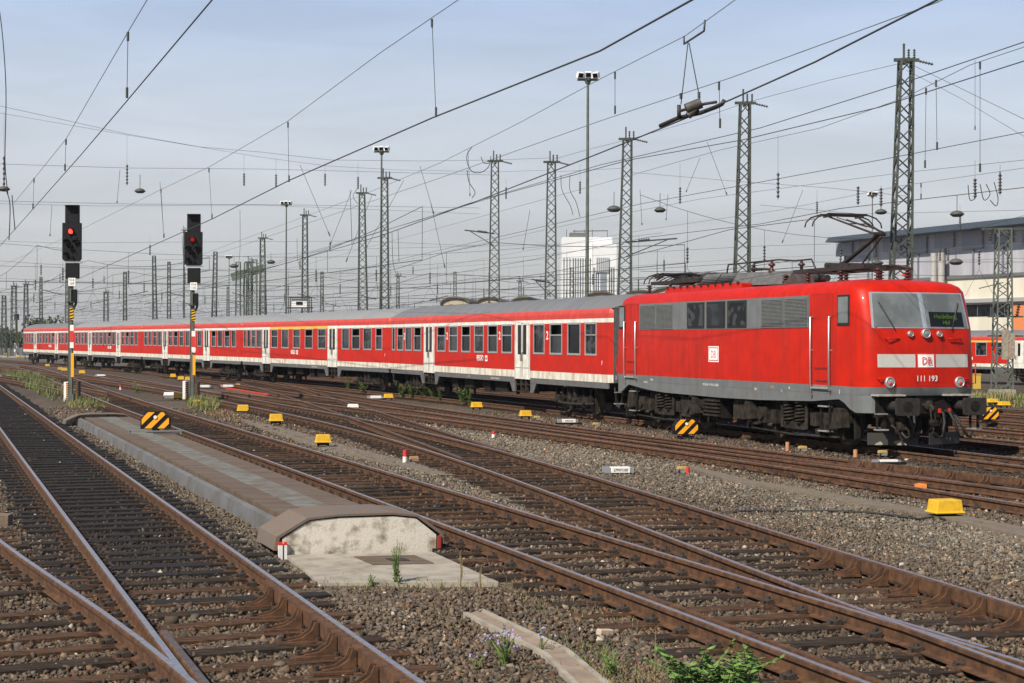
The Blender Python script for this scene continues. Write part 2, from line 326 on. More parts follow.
PROF = [(-.036,-.008),(-.024,0),(.026,0),(.036,-.008),(.036,-.04),(.012,-.052),(.009,-.135),(.07,-.146),(.07,-.157),(-.07,-.157),(-.07,-.146),(-.009,-.135),(-.012,-.052),(-.036,-.04)]
def rail(name, fn, y0, y1, parent, shine=True, dz=0., label=None, prof=PROF, step=1.2):
    ys = [y0]
    while ys[-1] < y1: ys.append(min(y1, ys[-1] + step*max(1, ys[-1]/30)))
    ys = np.array(ys); xs = fn(ys); sl = (fn(ys+.3)-fn(ys-.3))/.6; zs = ztrack(offE(xs, ys)) + dz
    V = []; F = []; mm = []; n = len(prof)
    for x, y, s, z in zip(xs, ys, sl, zs):
        L = math.hypot(1, s); nx, ny = 1/L, -s/L
        V += [(x+nx*a, y+ny*a, z+b) for a, b in prof]
    for i in range(len(ys)-1):
        for k in range(n):
            F.append((i*n+k, (i+1)*n+k, (i+1)*n+(k+1)%n, i*n+(k+1)%n)); mm.append(1 if k == 1 and prof is PROF else 0)
    F.append(tuple(range(n))); mm.append(0); F.append(tuple((len(ys)-1)*n+k for k in range(n))[::-1]); mm.append(0)
    me = bpy.data.meshes.new(name); me.from_pydata(V, [], F); me.materials.append(M_RUST); me.materials.append(M_SHINE if shine else M_DULL)
    me.polygons.foreach_set('material_index', mm); me.update()
    bm = bmesh.new(); bm.from_mesh(me); bmesh.ops.recalc_face_normals(bm, faces=bm.faces); bm.to_mesh(me); bm.free()
    o = bpy.data.objects.new(name, me); COL.objects.link(o); o.parent = parent
    if label: o['label'] = label
    return o
CHK = [(-.03,.02),(.03,.02),(.03,-.1),(.02,-.13),(-.02,-.13),(-.03,-.1)]
def sleeper_mb(mb, rails, y, sp=.62, clips=True, ext=.55, wm=0, jit=True, detail=True):
    xs = sorted(float(f(y)) for f in rails); f0 = rails[0]
    s = float(f0(y+.4)-f0(y-.4))/.8; L = math.hypot(1, s); n = Vector((1/L, -s/L, 0)); t = Vector((s/L, 1/L, 0))
    xm = (xs[0]+xs[-1])/2; z = zrail(xm, y); r = random.uniform
    half = (xs[-1]-xs[0])/2/ (n.x) * 1.0
    half = (xs[-1]-xs[0])*L/2/(1+s*s) if False else (xs[-1]-xs[0])/2*n.x
    e0 = ext + (r(-.08,.08) if jit else 0); c = Vector((xm, y, z)) + t*(r(-.02,.02))
    # project the rails on the perpendicular through the middle
    a = c - n*(half+e0); b = c + n*(half+e0)
    ang = r(-.012,.012); w = r(.22,.27); top = -.158 + r(-.008,.004)
    tt = (t*math.cos(ang)+n*math.sin(ang))
    P = [a-tt*w/2, b-tt*w/2, b+tt*w/2, a+tt*w/2]
    lo = [p + Vector((0,0,top-.14)) for p in P]; hi = [p + (c-p)*.004 + Vector((0,0,top)) for p in P]
    mb.add(lo+hi, [(4,5,6,7),(0,1,5,4),(1,2,6,5),(2,3,7,6),(3,0,4,7)], wm)
    if clips:
        for f in rails:
            # point where the sleeper axis meets this rail
            q = Vector((float(f(y)), y, z)); 
            for _ in range(2): q = c + n*((q-c).dot(n)); q = Vector((float(f(q.y)), q.y, z))
            zz = z+top
            mb.box((q.x, q.y, zz+.006), (.36, .17, .014), 2, math.atan2(n.y, n.x))
            for sg in (-1, 1):
                k = q + n*sg*.098
                mb.box((k.x, k.y, zz+.035), (.07, .12, .045), 3, math.atan2(n.y, n.x), sg*.25)
                if detail:
                    mb.cyl((k.x, k.y, zz+.05), (k.x, k.y, zz+.085), .022, n=6, m=3, smooth=False)
                    k2 = q + n*sg*.155
                    mb.cyl((k2.x, k2.y, zz+.01), (k2.x, k2.y, zz+.045), .026, n=6, m=3, smooth=False)
def lay_sleepers(track, sets, npart=100, stuff_to=None, clips_to=60, matw=None, oily=(999,999)):
    """sets: list of (rails, y0, y1, ext); the nearest are parts, the far remainder is one stuff part"""
    ws = matw or [M_WOOD, M_WOODR, M_RUST, M_CLIP, M_OILY]; cnt = 0; rest = MB()
    for rails, y0, y1, ext in sets:
        y = y0; s = float(rails[0](y0+2)-rails[0](y0))/2; dy = .63/math.hypot(1, s)
        while y < y1:
            wm = 1 if random.random() < .35 else 0
            if oily[0] + random.uniform(-2,2) < y < oily[1]: wm = 4
            if cnt < npart and y < 62:
                mb = MB(); sleeper_mb(mb, rails, y, clips=y < clips_to, ext=ext, wm=wm, detail=y < 35); o = mb.build('sleeper', ws, track, fix=False); cnt += 1
            else: sleeper_mb(rest, rails, y, clips=False, ext=ext, wm=wm)
            y += dy
    if rest.v: tag(rest.build('sleepers', ws, track, fix=False), kind='stuff')
def track(label): return empty('railway_track', label=label, cat='railway track')
TR = []
# --- track with the frog at bottom left
tA = track('nearest straight track at left with oily black sleepers, leading to the crossing frog')
rail('rail', fA_l, 9.2, 120, tA); rail('rail', fA_r, 9.2, 120, tA)
rail('check_rail', par(fA_r, -.11), 9.2, 15.8, tA, prof=CHK)
lay_sleepers(tA, [([fL_l, fL_r, fA_l, fA_r], 9.4, 15.2, .55), ([fA_l, fA_r], 15.7, 115, .55)], oily=(17.5, 200))
tL = track('diverging track at the far bottom left corner that meets the frog')
rail('rail', fL_r, 9.2, 40, tL, dz=.003); rail('rail', fL_l, 9.2, 40, tL)
rail('wing_rail', par(fA_l, .1), 11.0, 13.2, tL, shine=False, dz=-.005)
o_ = rail('frog_block', par(fL_r, .07), 11.0, 12.1, tL, prof=[(-.03,-.05),(.03,-.05),(.03,-.14),(-.03,-.14)]); o_.data.materials[0] = M_RUSTO
lay_sleepers(tL, [([fL_l, fL_r], 15.9, 40, .5)], 45)
# --- the middle track beside the covered deck
tB = track('middle track running beside the steel covered deck from bottom right to the left signal')
rail('rail', fB_u, 8.5, 150, tB); rail('rail', fB_l, 8.5, 150, tB)
rail('check_rail', par(fB_l, .115), 8.5, 15.3, tB, prof=[(-.03,.0),(.03,.0),(.03,-.1),(.02,-.13),(-.02,-.13),(-.03,-.1)])
lay_sleepers(tB, [([fB_l, fB_u], 8.8, 145, .55)])
# --- the turnout right of it
tC = track('turnout track merging into the middle track from the right with a check rail')
rail('rail', fC_r, 12, 110, tC); rail('rail', fC_l, 8.5, 110, tC, dz=.003)
rail('closure_rail', fX_r, 35.2, 95, tC, shine=False, dz=.005); rail('closure_rail', fX_l, 32.5, 95, tC, shine=False, dz=.006)
rail('check_rail', par(fC_r, -.115), 12, 18.6, tC, prof=CHK)
rail('wing_rail', par(fB_u, .1), 12.6, 14.6, tC, shine=True, dz=-.006)
lay_sleepers(tC, [([fC_l, fC_r], 14, 35.5, .5), ([fC_l, fX_r], 36, 49, .5), ([fC_l, fC_r, fX_l, fX_r], 49.5, 70, .5), ([fC_l, fC_r], 70, 105, .5)])
# --- the track right before the train
tD = track('pair of merging rusty tracks directly in front of the red train')
fD_2r = par(fD_ol, 1.505)
rail('rail', fD_or, 20, 140, tD); rail('rail', fD_m, 26.6, 140, tD); rail('rail', fD_ol, 17, 75, tD, dz=.002); rail('rail', fD_2r, 17, 60, tD, shine=False, dz=.004)
rail('check_rail', par(fD_or, -.12), 22, 33.4, tD, prof=CHK)
lay_sleepers(tD, [([fD_ol, fD_or], 18, 62, .5), ([fD_m, fD_or], 62, 135, .5)])
tE = track('track carrying the red locomotive and its coaches')
rail('rail', eoff(-.7525), 14, 240, tE); rail('rail', eoff(.7525), 14, 240, tE)
lay_sleepers(tE, [([eoff(-.7525), eoff(.7525)], 15, 215, .5)])
for i, (d, lb) in enumerate([(4.5,'first track beyond the locomotive, its rails bright in the sun'), (9.0,'second track beyond the locomotive, beside the striped sign'), (13.5,'third track beyond the locomotive, past the striped sign'),
        (18,'fourth track beyond the locomotive, behind the yellow covers'), (22.5,'fifth track beyond the locomotive, just before the grass verge')]):
    t = track(lb); rail('rail', eoff(d-.7525), 20, 160, t, step=3); rail('rail', eoff(d+.7525), 20, 160, t, step=3)
    lay_sleepers(t, [([eoff(d-.7525), eoff(d+.7525)], 26+3*i, 150, .5)], 60, clips_to=0)
# far yard tracks on the left between the traced ones and the train
fG = lambda y: XE(y) - 9.2*np.sqrt(1+(XE(np.asarray(y)+.5)-XE(np.asarray(y)-.5))**2)
for d, lb in ((-9.9, 'far left track that runs on behind the two signals'), (-14.6, 'far left track that passes between the signal posts')):
    t = track(lb); rail('rail', eoff(d-.7525), 72, 230, t, step=4); rail('rail', eoff(d+.7525), 72, 230, t, step=4)
    lay_sleepers(t, [([eoff(d-.7525), eoff(d+.7525)], 72, 200, .5)], 0)
# brackets (chairs) that hold the check rails
def chairs(fn, y0, y1, n, parent, sgn=-1):
    for i in range(n):
        y = y0 + (y1-y0)*i/(n-1); x = float(fn(y)); s = float(fn(y+.3)-fn(y-.3))/.6; L = math.hypot(1, s)
        nn = Vector((1/L, -s/L, 0))*sgn; t = Vector((s/L, 1/L, 0)); c = Vector((x, y, zrail(x, y))) + nn*.15; mb = MB()
        prof = [(0, .012), (0, -.15), (.3, -.15), (.28, -.135), (.14, -.11), (.06, -.06), (.03, .012)]
        for o in (-.055, .055): mb.prism([c + nn*a + Vector((0,0,b)) + t*(o-.012) for a, b in prof], t*.024, 0)
        mb.bar(c + Vector((0,0,-.15)), c + nn*.34 + Vector((0,0,-.15)), .2, .022, 0)
        mb.cyl(c + nn*.3 + Vector((0,0,-.14)), c + nn*.3 + Vector((0,0,-.1)), .025, n=6, m=1, smooth=False)
        mb.build('check_rail_bracket', [M_RUST, M_CLIP], parent)
chairs(fA_r, 11.2, 15.4, 8, tA); chairs(fC_r, 13.0, 18.2, 9, tC); chairs(fD_or, 24, 33, 12, tD)
# ------------------------------------------------------------------ the ballast bed
def tint(X, Y):
    """base colour of stones and grit: oily brown along the running lines, paler grit between the tracks"""
    o = offE(X, Y); xa = (X-(fA_l(Y)+fA_r(Y))/2); xb = (X-(fB_l(Y)+fB_u(Y))/2); xc = (X-(fC_l(Y)+fC_r(Y))/2)
    pale = np.exp(-((o+8.2)/1.9)**2)*np.where(Y < 55, 1, .6)*np.clip((xc-1.0)/.7, 0, 1)
    pale = np.maximum(pale, .75*np.exp(-((xb-1.9)/.75)**2)*np.clip((Y-17)/6, 0, 1)*np.clip((45-Y)/10, 0, 1))
    pale = np.maximum(pale, .55*np.exp(-((xa-1.45)/.35)**2)*np.clip((Y-13)/5, 0, 1))
    dark = np.maximum(np.exp(-(xa/1.35)**4)*np.clip((Y-15.5)/3, 0, 1), .75*np.exp(-(xb/1.05)**4)*np.clip((Y-24)/14, 0, 1))
    dark = np.maximum(dark, np.clip((Y-55)/40, 0, .55)); dark = np.maximum(dark, .8*np.exp(-(o/1.6)**4))
    base = np.array([.106,.079,.057]); pc = np.array([.155,.130,.100]); dk = np.array([.034,.027,.022])
    c = base[None]*(1-pale[:,None]) + pc[None]*pale[:,None]
    c = c*(1-dark[:,None]) + dk[None]*dark[:,None]
    rust = 0
    for R_ in (fA_l, fA_r, fB_l, fB_u, fC_l, fC_r, fX_l, fX_r, fD_or, fD_m, fD_ol): rust = np.maximum(rust, np.exp(-((X-R_(Y))/.28)**2))
    rust = (rust*np.clip(.55+.6*vnoise(X, Y, 2.2, 5), 0, 1))[:,None]; c = c*(1-rust*.75) + np.array([.105,.052,.028])*rust*.75
    return c*(1+.2*vnoise(X, Y, .9, 3)[:,None])
rows = np.concatenate([np.linspace(3, 9, 12), 9*np.exp(np.linspace(.01, math.log(60/9), 230)), 60*np.exp(np.linspace(.03, math.log(6000/60), 70))])
cols = np.linspace(-1, 1, 221); cols = np.sign(cols)*np.abs(cols)**1.25
GX = (rows[:,None]*.55 + 6)*cols[None,:]; GY = np.repeat(rows[:,None], len(cols), 1)
fx, fy = GX.ravel(), GY.ravel()
fz = ztrack(offE(fx, fy)) - .2 + np.where(fy < 200, .022*vnoise(fx, fy, 1.3, 1) + .012*vnoise(fx, fy, 5, 2), 0)
fz = np.where(fy > 250, -.7, fz)
nr, nc = GX.shape; idx = np.arange(nr*nc).reshape(nr, nc)
faces = np.stack([idx[:-1,:-1], idx[:-1,1:], idx[1:,1:], idx[1:,:-1]], -1).reshape(-1, 4)
gm = bpy.data.meshes.new('ground'); gm.from_pydata(np.stack([fx, fy, fz], 1).tolist(), [], faces.tolist())
ca = gm.attributes.new('grit', 'FLOAT_COLOR', 'POINT'); cc = np.ones((len(fx), 4), np.float32); cc[:,:3] = tint(fx, fy)
far = np.clip((fy-120)/150, 0, 1)[:,None]; cc[:,:3] = cc[:,:3]*(1-far) + np.array([.12,.115,.1])*far
ca.data.foreach_set('color', cc.ravel())
def grit_mat(name):
    m = bpy.data.materials.new(name); m.use_nodes = True; nt = m.node_tree; N = nt.nodes; b = N['Principled BSDF']; b.inputs['Roughness'].default_value = .95; b.inputs['Specular IOR Level'].default_value = .2
    at = N.new('ShaderNodeAttribute'); at.attribute_name = 'grit'; t = N.new('ShaderNodeTexCoord')
    vo = N.new('ShaderNodeTexVoronoi'); vo.inputs['Scale'].default_value = 17; nt.links.new(t.outputs['Object'], vo.inputs['Vector'])
    hs = N.new('ShaderNodeMapRange'); hs.inputs[3].default_value = .5; hs.inputs[4].default_value = 1.5
    sv = N.new('ShaderNodeSeparateColor'); nt.links.new(vo.outputs['Color'], sv.inputs[0]); nt.links.new(sv.outputs[0], hs.inputs[0])
    ml = N.new('ShaderNodeVectorMath'); ml.operation = 'SCALE'; nt.links.new(at.outputs['Color'], ml.inputs[0]); nt.links.new(hs.outputs[0], ml.inputs['Scale'])
    nt.links.new(ml.outputs[0], b.inputs['Base Color'])
    bp = N.new('ShaderNodeBump'); bp.inputs['Strength'].default_value = .8; bp.inputs['Distance'].default_value = .03; bp.invert = True
    nt.links.new(vo.outputs['Distance'], bp.inputs['Height']); nt.links.new(bp.outputs[0], b.inputs['Normal']); return m
gm.materials.append(grit_mat('ballast_grit'))
go = bpy.data.objects.new('ground', gm); COL.objects.link(go); go['kind'] = 'structure'
# --- loose stones
def deckaxis(Y): return float(DA[0] + (Y-DA[1])*DA[2])
dl0 = gp(257.5, 524, -.2); dl1 = gp(80, 425, -.2)
DSL = (dl1.x-dl0.x)/(dl1.y-dl0.y); DA = (-1.87, 19.45, DSL)
def stones():
    tpl = []
    for k in range(9):
        bm = bmesh.new(); r = random.Random(k)
        for _ in range(8):
            v = Vector((r.gauss(0,1), r.gauss(0,1), r.gauss(0,1))).normalized()*r.uniform(.75, 1.2); bm.verts.new((v.x*1.15, v.y*.95, v.z*.75))
        h = bmesh.ops.convex_hull(bm, input=bm.verts); bmesh.ops.delete(bm, geom=list(set(h['geom_interior'])|set(h['geom_unused'])), context='VERTS')
        bmesh.ops.recalc_face_normals(bm, faces=bm.faces); bm.verts.index_update()
        tpl.append((np.array([v.co[:] for v in bm.verts]), np.array([[v.index for v in f.verts] for f in bm.faces]))); bm.free()
    def field(y0, y1, dens):
        n = int(dens*(y1-y0)*(.66*(y0+y1)/2+3)); Y = RNG.uniform(y0, y1, n); X = RNG.uniform(-1, 1, n)*(.33*Y+1.5); return X, Y
    XS, YS, RS = [], [], []
    for y0, y1, dens, r in ((8.5,12,680,.0255),(12,16,580,.026),(16,21,500,.0265),(21,27,430,.025),(27,34,300,.027),(34,44,160,.032),(44,60,55,.042)):
        X, Y = field(y0, y1, dens); XS.append(X); YS.append(Y); RS.append(r*RNG.lognormal(0, .28, len(X)))
    X, Y, Rr = map(np.concatenate, (XS, YS, RS)); o = offE(X, Y)
    xd = (X-(DA[0]+(Y-DA[1])*DA[2]))
    keep = ~((xd > -.68) & (xd < 1.0) & (Y > 19.0) & (Y < 50.2)) & ~((np.abs(xd+.0) < 1.05) & (Y > 16.6) & (Y < 19.3))
    for L, R_, ye in ((fA_l, fA_r, 200), (fB_l, fB_u, 200), (fC_l, fC_r, 200)):     # keep the oily four-foot thinly ballasted further off
        inside = (X > L(Y)-.5) & (X < R_(Y)+.5) & (Y > 17); keep &= ~(inside & (RNG.random(len(X)) < np.clip((Y-15)/14, 0, .8)))
    for R_ in (fA_l, fA_r, fL_r, fB_l, fB_u, fC_l, fC_r): keep &= np.abs(X-R_(Y)) > .1
    TA = [gp(465,614,-.17), gp(545,655,-.17), gp(590,700,-.17)]; TB = [gp(481,611,-.17), gp(565,650,-.17), gp(625,700,-.17)]
    ta = np.interp(-Y, [-p.y for p in TA], [p.x for p in TA]); tb = np.interp(-Y, [-p.y for p in TB], [p.x for p in TB]); keep &= ~((X > ta-.02) & (X < tb+.02) & (Y < TA[0].y+.05) & (Y > TA[2].y))
    keep &= (o < 1.5) | (RNG.random(len(X)) < .5)
    X, Y, Rr = X[keep], Y[keep], Rr[keep]; n = len(X)
    Z = ztrack(offE(X, Y)) - .198 + RNG.uniform(-.012, .02, n)
    C = tint(X, Y)*RNG.lognormal(0, .36, n)[:,None]; hue = RNG.normal(0, .07, n)[:,None]; C = C*(1+hue*np.array([1.,0,-1.]))
    sp = RNG.random(n); C[sp > .992] = [.42,.38,.31]; C[(sp > .965) & (sp < .985)] *= np.array([1.5,1.05,.75])
    q = RNG.normal(size=(n,4)); q[:,1:3] *= .45; q /= np.linalg.norm(q, axis=1)[:,None]; w_, x_, y_, z_ = q.T
    RM = np.stack([1-2*(y_*y_+z_*z_), 2*(x_*y_-w_*z_), 2*(x_*z_+w_*y_), 2*(x_*y_+w_*z_), 1-2*(x_*x_+z_*z_), 2*(y_*z_-w_*x_), 2*(x_*z_-w_*y_), 2*(y_*z_+w_*x_), 1-2*(x_*x_+y_*y_)], 1).reshape(-1,3,3)
    tid = RNG.integers(0, len(tpl), n); VV, FF, CC = [], [], []; base = 0
    for k, (tv, tf) in enumerate(tpl):
        s = np.where(tid == k)[0]; m = len(s)
        V = np.einsum('nij,vj->nvi', RM[s], tv)*Rr[s][:,None,None] + np.stack([X[s], Y[s], Z[s]], 1)[:,None,:]
        VV.append(V.reshape(-1,3)); FF.append((tf[None] + (np.arange(m)*len(tv))[:,None,None] + base).reshape(-1,3)); CC.append(np.repeat(C[s], len(tv), 0)); base += m*len(tv)
    V = np.concatenate(VV).astype(np.float32); F = np.concatenate(FF).astype(np.int32); C = np.concatenate(CC)
    me = bpy.data.meshes.new('ballast_stones'); me.vertices.add(len(V)); me.vertices.foreach_set('co', V.ravel())
    me.loops.add(F.size); me.loops.foreach_set('vertex_index', F.ravel()); me.polygons.add(len(F)); me.polygons.foreach_set('loop_start', np.arange(0, F.size, 3, dtype=np.int32))
    a = me.attributes.new('stone', 'FLOAT_COLOR', 'POINT'); c4 = np.ones((len(C),4), np.float32); c4[:,:3] = C; a.data.foreach_set('color', c4.ravel())
    me.update(calc_edges=True); me.materials.append(mat('ballast_stone', (1.1,1.1,1.1), .92, 0, var=.25, vscale=45, attr='stone', spec=.25, detail=2))
    ob = bpy.data.objects.new('ballast_stones', me); COL.objects.link(ob); tag(ob, kind='stuff', label='crushed brown and grey ballast stones around the tracks', cat='ballast')
    print('stones', n, 'tris', len(F))
stones()
# ------------------------------------------------------------------ vehicles
TH = .32221; LOCP = Vector((9.69, 36.44)); ZT = -.133
CTH = [.34617, .43095, .4551, .4563, .46129]
def veh_empty(name, P, th, label, cat, group=None, z=ZT):
    """x axis = forward (towards the camera), y axis = to the right in the picture, z up; origin on the rail top"""
    return empty(name, (P[0], P[1], z), math.atan2(-math.cos(th), math.sin(th)), label, cat, group)
def rrect_plan(xf, xb, w, r, nseg=5, vee=0.):
    """plan outline of a body, rounded ends; front at xf, rear at xb; starts at front centre and goes round"""
    P = [(xf, 0)]
    for i in range(nseg+1):
        a = PI/2*i/nseg; P.append((xf - vee - r*(1-math.cos(a)), -(w - r*(1-math.sin(a))) if False else -(w - r + r*math.sin(a))))
    for i in range(nseg+1):
        a = PI/2*i/nseg; P.append((xb + vee + r*(1-math.sin(a)), -(w - r + r*math.cos(a))))
    P.append((xb, 0)); n = len(P)
    return P + [(x, -y) for x, y in P[1:-1][::-1]]
def build_loco():
    L = veh_empty('electric_locomotive', LOCP, TH, 'red electric locomotive with grey skirt, white front band and raised pantograph heading the train', 'locomotive')
    W = 1.5; XF, XB = -.62, -16.13
    # (z, front set-back, half width, corner radius)
    lev = [(1.28,.07,W,.42),(1.47,0,W,.42),(1.49,0,W,.42),(2.2,.04,W,.42),(2.80,.09,W,.42),(3.0,.15,W,.42),(3.35,.26,W,.43),(3.68,.37,W-.005,.45),(3.80,.46,W-.05,.48),(3.88,.60,W-.14,.52),(3.94,.85,W-.34,.55),(3.975,1.2,W-.7,.5),(3.99,1.7,W-1.1,.35)]
    rings = [[(x, y, z) for x, y in rrect_plan(XF-d, XB+d, w, r, 6, .13)] for z, d, w, r in lev]
    n = len(rings[0]); m = MB(); V = [p for R_ in rings for p in R_]; F = []; mi = []
    m.add(V, [], 0)
    for j in range(len(rings)-1):
        for i in range(n): m.f.append([j*n+i, j*n+(i+1)%n, (j+1)*n+(i+1)%n, (j+1)*n+i]); m.m.append(1 if j == 0 else 0); m.sm.append(True)
    m.f.append([(len(rings)-1)*n+i for i in range(n)]); m.m.append(0); m.sm.append(False)
    m.f.append(list(range(n))[::-1]); m.m.append(2); m.sm.append(False)
    body = m.build('body', [M_RED, M_LOCG, M_DARK], L)
    md = body.modifiers.new('e', 'EDGE_SPLIT'); md.split_angle = math.radians(38)
    def FX(y, z):     # front surface x
        zs = [l[0] for l in lev]; d = float(np.interp(z, zs, [l[1] for l in lev])); a = abs(y); r = .42; w = W
        x = XF - d - .13*min(1, a/(w-r))
        if a > w-r: x -= r - math.sqrt(max(0, r*r-(a-(w-r))**2))
        return x
    def fpatch(mb, y0, y1, z0, z1, off, m=0, ny=4, nz=2, yt=None, thick=True):
        """patch that follows the front; yt: (y0,y1) at the top edge; closed sideways back to the body"""
        g = []
        for j in range(nz+1):
            z = z0+(z1-z0)*j/nz; k = j/nz; a = y0 + ((yt[0] if yt else y0)-y0)*k; b = y1 + ((yt[1] if yt else y1)-y1)*k
            g.append([Vector((FX(a+(b-a)*i/ny, z)+off, a+(b-a)*i/ny, z)) for i in range(ny+1)])
        for j in range(nz):
            for i in range(ny): mb.quad(g[j][i], g[j][i+1], g[j+1][i+1], g[j+1][i], m)
        edge = g[0] + [r[-1] for r in g[1:]] + g[-1][-2::-1] + [r[0] for r in g[-2:0:-1]]
        bk = [p - Vector((off+.03, 0, 0)) for p in edge]; k = len(edge); mb.add(edge+bk, [(i, (i+1)%k, k+(i+1)%k, k+i) for i in range(k)], m)
    # skirt: wraps round the corners
    path = [p for p in rrect_plan(XF-.07, XB+.07, W-.004, .42, 6, .13)]; half = len(path)//2
    near = path[2:half-1]
    def zb(x): return float(np.interp(-x, [.6, 1.35, 1.9, 3.3, 6, 8.4, 12, 13.3, 14.8, 15.35, 16.2], [.88, .88, 1.17, 1.07, 1.0, .98, 1.0, 1.05, 1.17, .9, .9]))
    for sg in (1, -1):
        q = [near[0]] + near; pts = []
        for a, b in zip(near[:-1], near[1:]):
            k = max(1, int(abs(b[0]-a[0])/.25)); pts += [(a[0]+(b[0]-a[0])*i/k, a[1]+(b[1]-a[1])*i/k) for i in range(k)]
        pts.append(near[-1]); sk = MB()
        for a, b in zip(pts[:-1], pts[1:]):
            def V3(p, z, o): return Vector((p[0], (p[1]+o)*sg, z))
            sk.add([V3(a, zb(a[0]), 0), V3(b, zb(b[0]), 0), V3(b, 1.283, 0), V3(a, 1.283, 0), V3(a, zb(a[0]), .06), V3(b, zb(b[0]), .06), V3(b, 1.283, .06), V3(a, 1.283, .06)],
                   [(0,1,2,3),(7,6,5,4),(0,4,5,1),(0,3,7,4),(1,5,6,2)], 0)
        sk.build('skirt', M_LOCG, L)
    # side strip with windows and louvres, doors, handrails -- both sides
    for sg in (-1, 1):
        y = sg*W; o = sg
        def sb(mb, x0, x1, z0, z1, t, m=0, base=0.): mb.bb(x0, x1, y+o*base, y+o*(base+t), z0, z1, m)
        st = MB(); sb(st, -13.92, -3.40, 2.835, 3.62, .006); strip = st.build('window_strip', M_LOCG, L)
        for x0, x1, pale in ((-10.42,-9.30,0),(-9.14,-8.0,0),(-7.86,-6.73,1)):
            f = MB(); sb(f, x0, x1, 2.865, 3.585, .022); f.box(((x0+x1)/2, y, 3.225), (.01,.01,.01)); wf = f.build('window', M_RUBBER, L, bevel=.03)
            g = MB(); sb(g, x0+.06, x1-.06, 2.925, 3.525, .006, 0, .0235); g.build('pane', M_GLASS2 if pale or x0 < -10 else M_GLASS3, wf, bevel=.02)
        for x0, x1 in ((-13.88,-12.66),(-12.62,-11.42),(-5.90,-4.70),(-4.66,-3.43)):
            f = MB(); sb(f, x0, x1, 2.85, 3.6, .02)
            f2 = f.build('louvre_panel', M_LOCG, L); g = MB(); k = 20
            for i in range(k):
                z = 2.89+i*(.68/k); g.box(((x0+x1)/2, y+o*.024, z+.015), (x1-x0-.09, .02, .022), 0, 0, 0, sg*.5)
            g.build('slats', M_LOUV, f2)
        for xd, cw in ((-2.76, (-2.05,-1.50)), (-14.5, (-15.5,-15.02))):
            d = MB(); x0, x1 = xd-.56, xd+.50
            for a, b, c, e in ((x0, x0+.015, 1.5, 3.64),(x1-.015, x1, 1.5, 3.64),(x0, x1, 3.625, 3.64)): sb(d, a, b, c, e, .004, 1)
            sb(d, x0+.015, x1-.015, 1.5, 3.625, .002, 0)
            sb(d, x0+.2, x1-.2, 1.86, 1.9, .02, 1); sb(d, x0+.25, x1-.25, 1.56, 1.6, .02, 1)
            dr = d.build('cab_door', [M_RED, mat('door_gap', (.2,.012,.01), .6)], L)
            c = MB(); sb(c, cw[0], cw[1], 2.88, 3.6, .02); cf = c.build('cab_side_window', M_RUBBER, L, bevel=.05, seg=3)
            g = MB(); sb(g, cw[0]+.05, cw[1]-.05, 2.94, 3.55, .005, 0, .021); g.build('pane', M_GLASSL, cf, bevel=.03)
            for hx, z0 in ((x0+.1, 1.22), (x1-.07, 1.35)):
                h = MB(); yy = y+o*.075
                h.tube([(hx, y, z0), (hx, yy, z0), (hx, yy, 3.1), (hx, y, 3.1)], .02, 6); h.cyl((hx, y, 2.3), (hx, yy, 2.3), .014, n=6)
                h.build('handrail', M_ALU, L)
            h = MB(); sb(h, x0+.1, x1-.07, 1.38, 1.42, .06); h.build('door_step', M_ALU, L)
            h = MB(); xs = xd-.02
            for a in (-.2, .2): h.bar((xs+a, y*.93, 1.05), (xs+a, y*.93, .35), .05, .05)
            for z in (.36, .95): h.bb(xs-.22, xs+.22, y*.93-.09, y*.93+.09, z, z+.03, 1)
            h.build('step_ladder', [M_IRON, M_ALU], L)
        lo = MB()
        sb(lo, -9.04, -8.40, 1.94, 2.37, .004, 0); sb(lo, -9.01, -8.43, 1.97, 2.34, .002, 1, .004); sb(lo, -8.985, -8.455, 1.995, 2.315, .002, 0, .006)
        text_mb(lo, 'DB', (-8.72, y+o*.0095, 2.05), (-sg, 0, 0) if False else ((1,0,0) if sg < 0 else (-1,0,0)), (0,0,1), .29, 1, squash=.86, bold=.0); lo.build('railway_emblem', [M_LETW, M_LETR], L)
        le = MB(); ux = (1,0,0) if sg < 0 else (-1,0,0)
        text_mb(le, '91 80 6111 193-1 D-DB', (-8.9, y+o*.003, 1.28), ux, (0,0,1), .10, 0); text_mb(le, '1', (-1.95, y+o*.003, 1.28), ux, (0,0,1), .16, 0); text_mb(le, '2', (-15.75, y+o*.003, 1.3), ux, (0,0,1), .16, 0)
        for k, (a, t) in enumerate(((-13.4,'160 km/h'),(-12.95,'R 80t'),(-6.2,'REV'),(-5.3,'P 70t'),(-4.8,'12'),(-4.4,'24'))): text_mb(le, t, (a, y+o*.003, 1.33 if k % 2 else 1.25), ux, (0,0,1), .085, 1 if k == 3 else 0)
        le.build('lettering', [M_LETW, M_ORANGE], L)
    # front and rear fittings
    for sgx in (1, -1):
        T = Matrix.Rotation(0 if sgx > 0 else PI, 4, 'Z'); cx = (XF+XB)/2
        def put(mb):
            if sgx < 0: mb.v = [(2*cx-v[0], -v[1], v[2]) for v in mb.v]
            return mb
        wf = MB()
        for a, b in ((-1.26, -.02), (.02, 1.26)):
            fpatch(wf, a-.025, b+.025, 2.82, 3.65, .012, 0, 6, 4, (a*.95-.025 if a < -1 else a-.025, b*.95+.025 if b > 1 else b+.025))
        wfo = put(wf).build('windscreen_frame', M_ALU, L)
        for a, b, mm_ in ((-1.24, -.06, M_GLASSL), (.06, 1.24, M_GLASSL)):
            g = MB(); fpatch(g, a, b, 2.845, 3.62, .017, 0, 6, 4, (a*.95 if a < -1 else a, b*.95 if b > 1 else b)); put(g).build('windscreen', mm_, wfo)
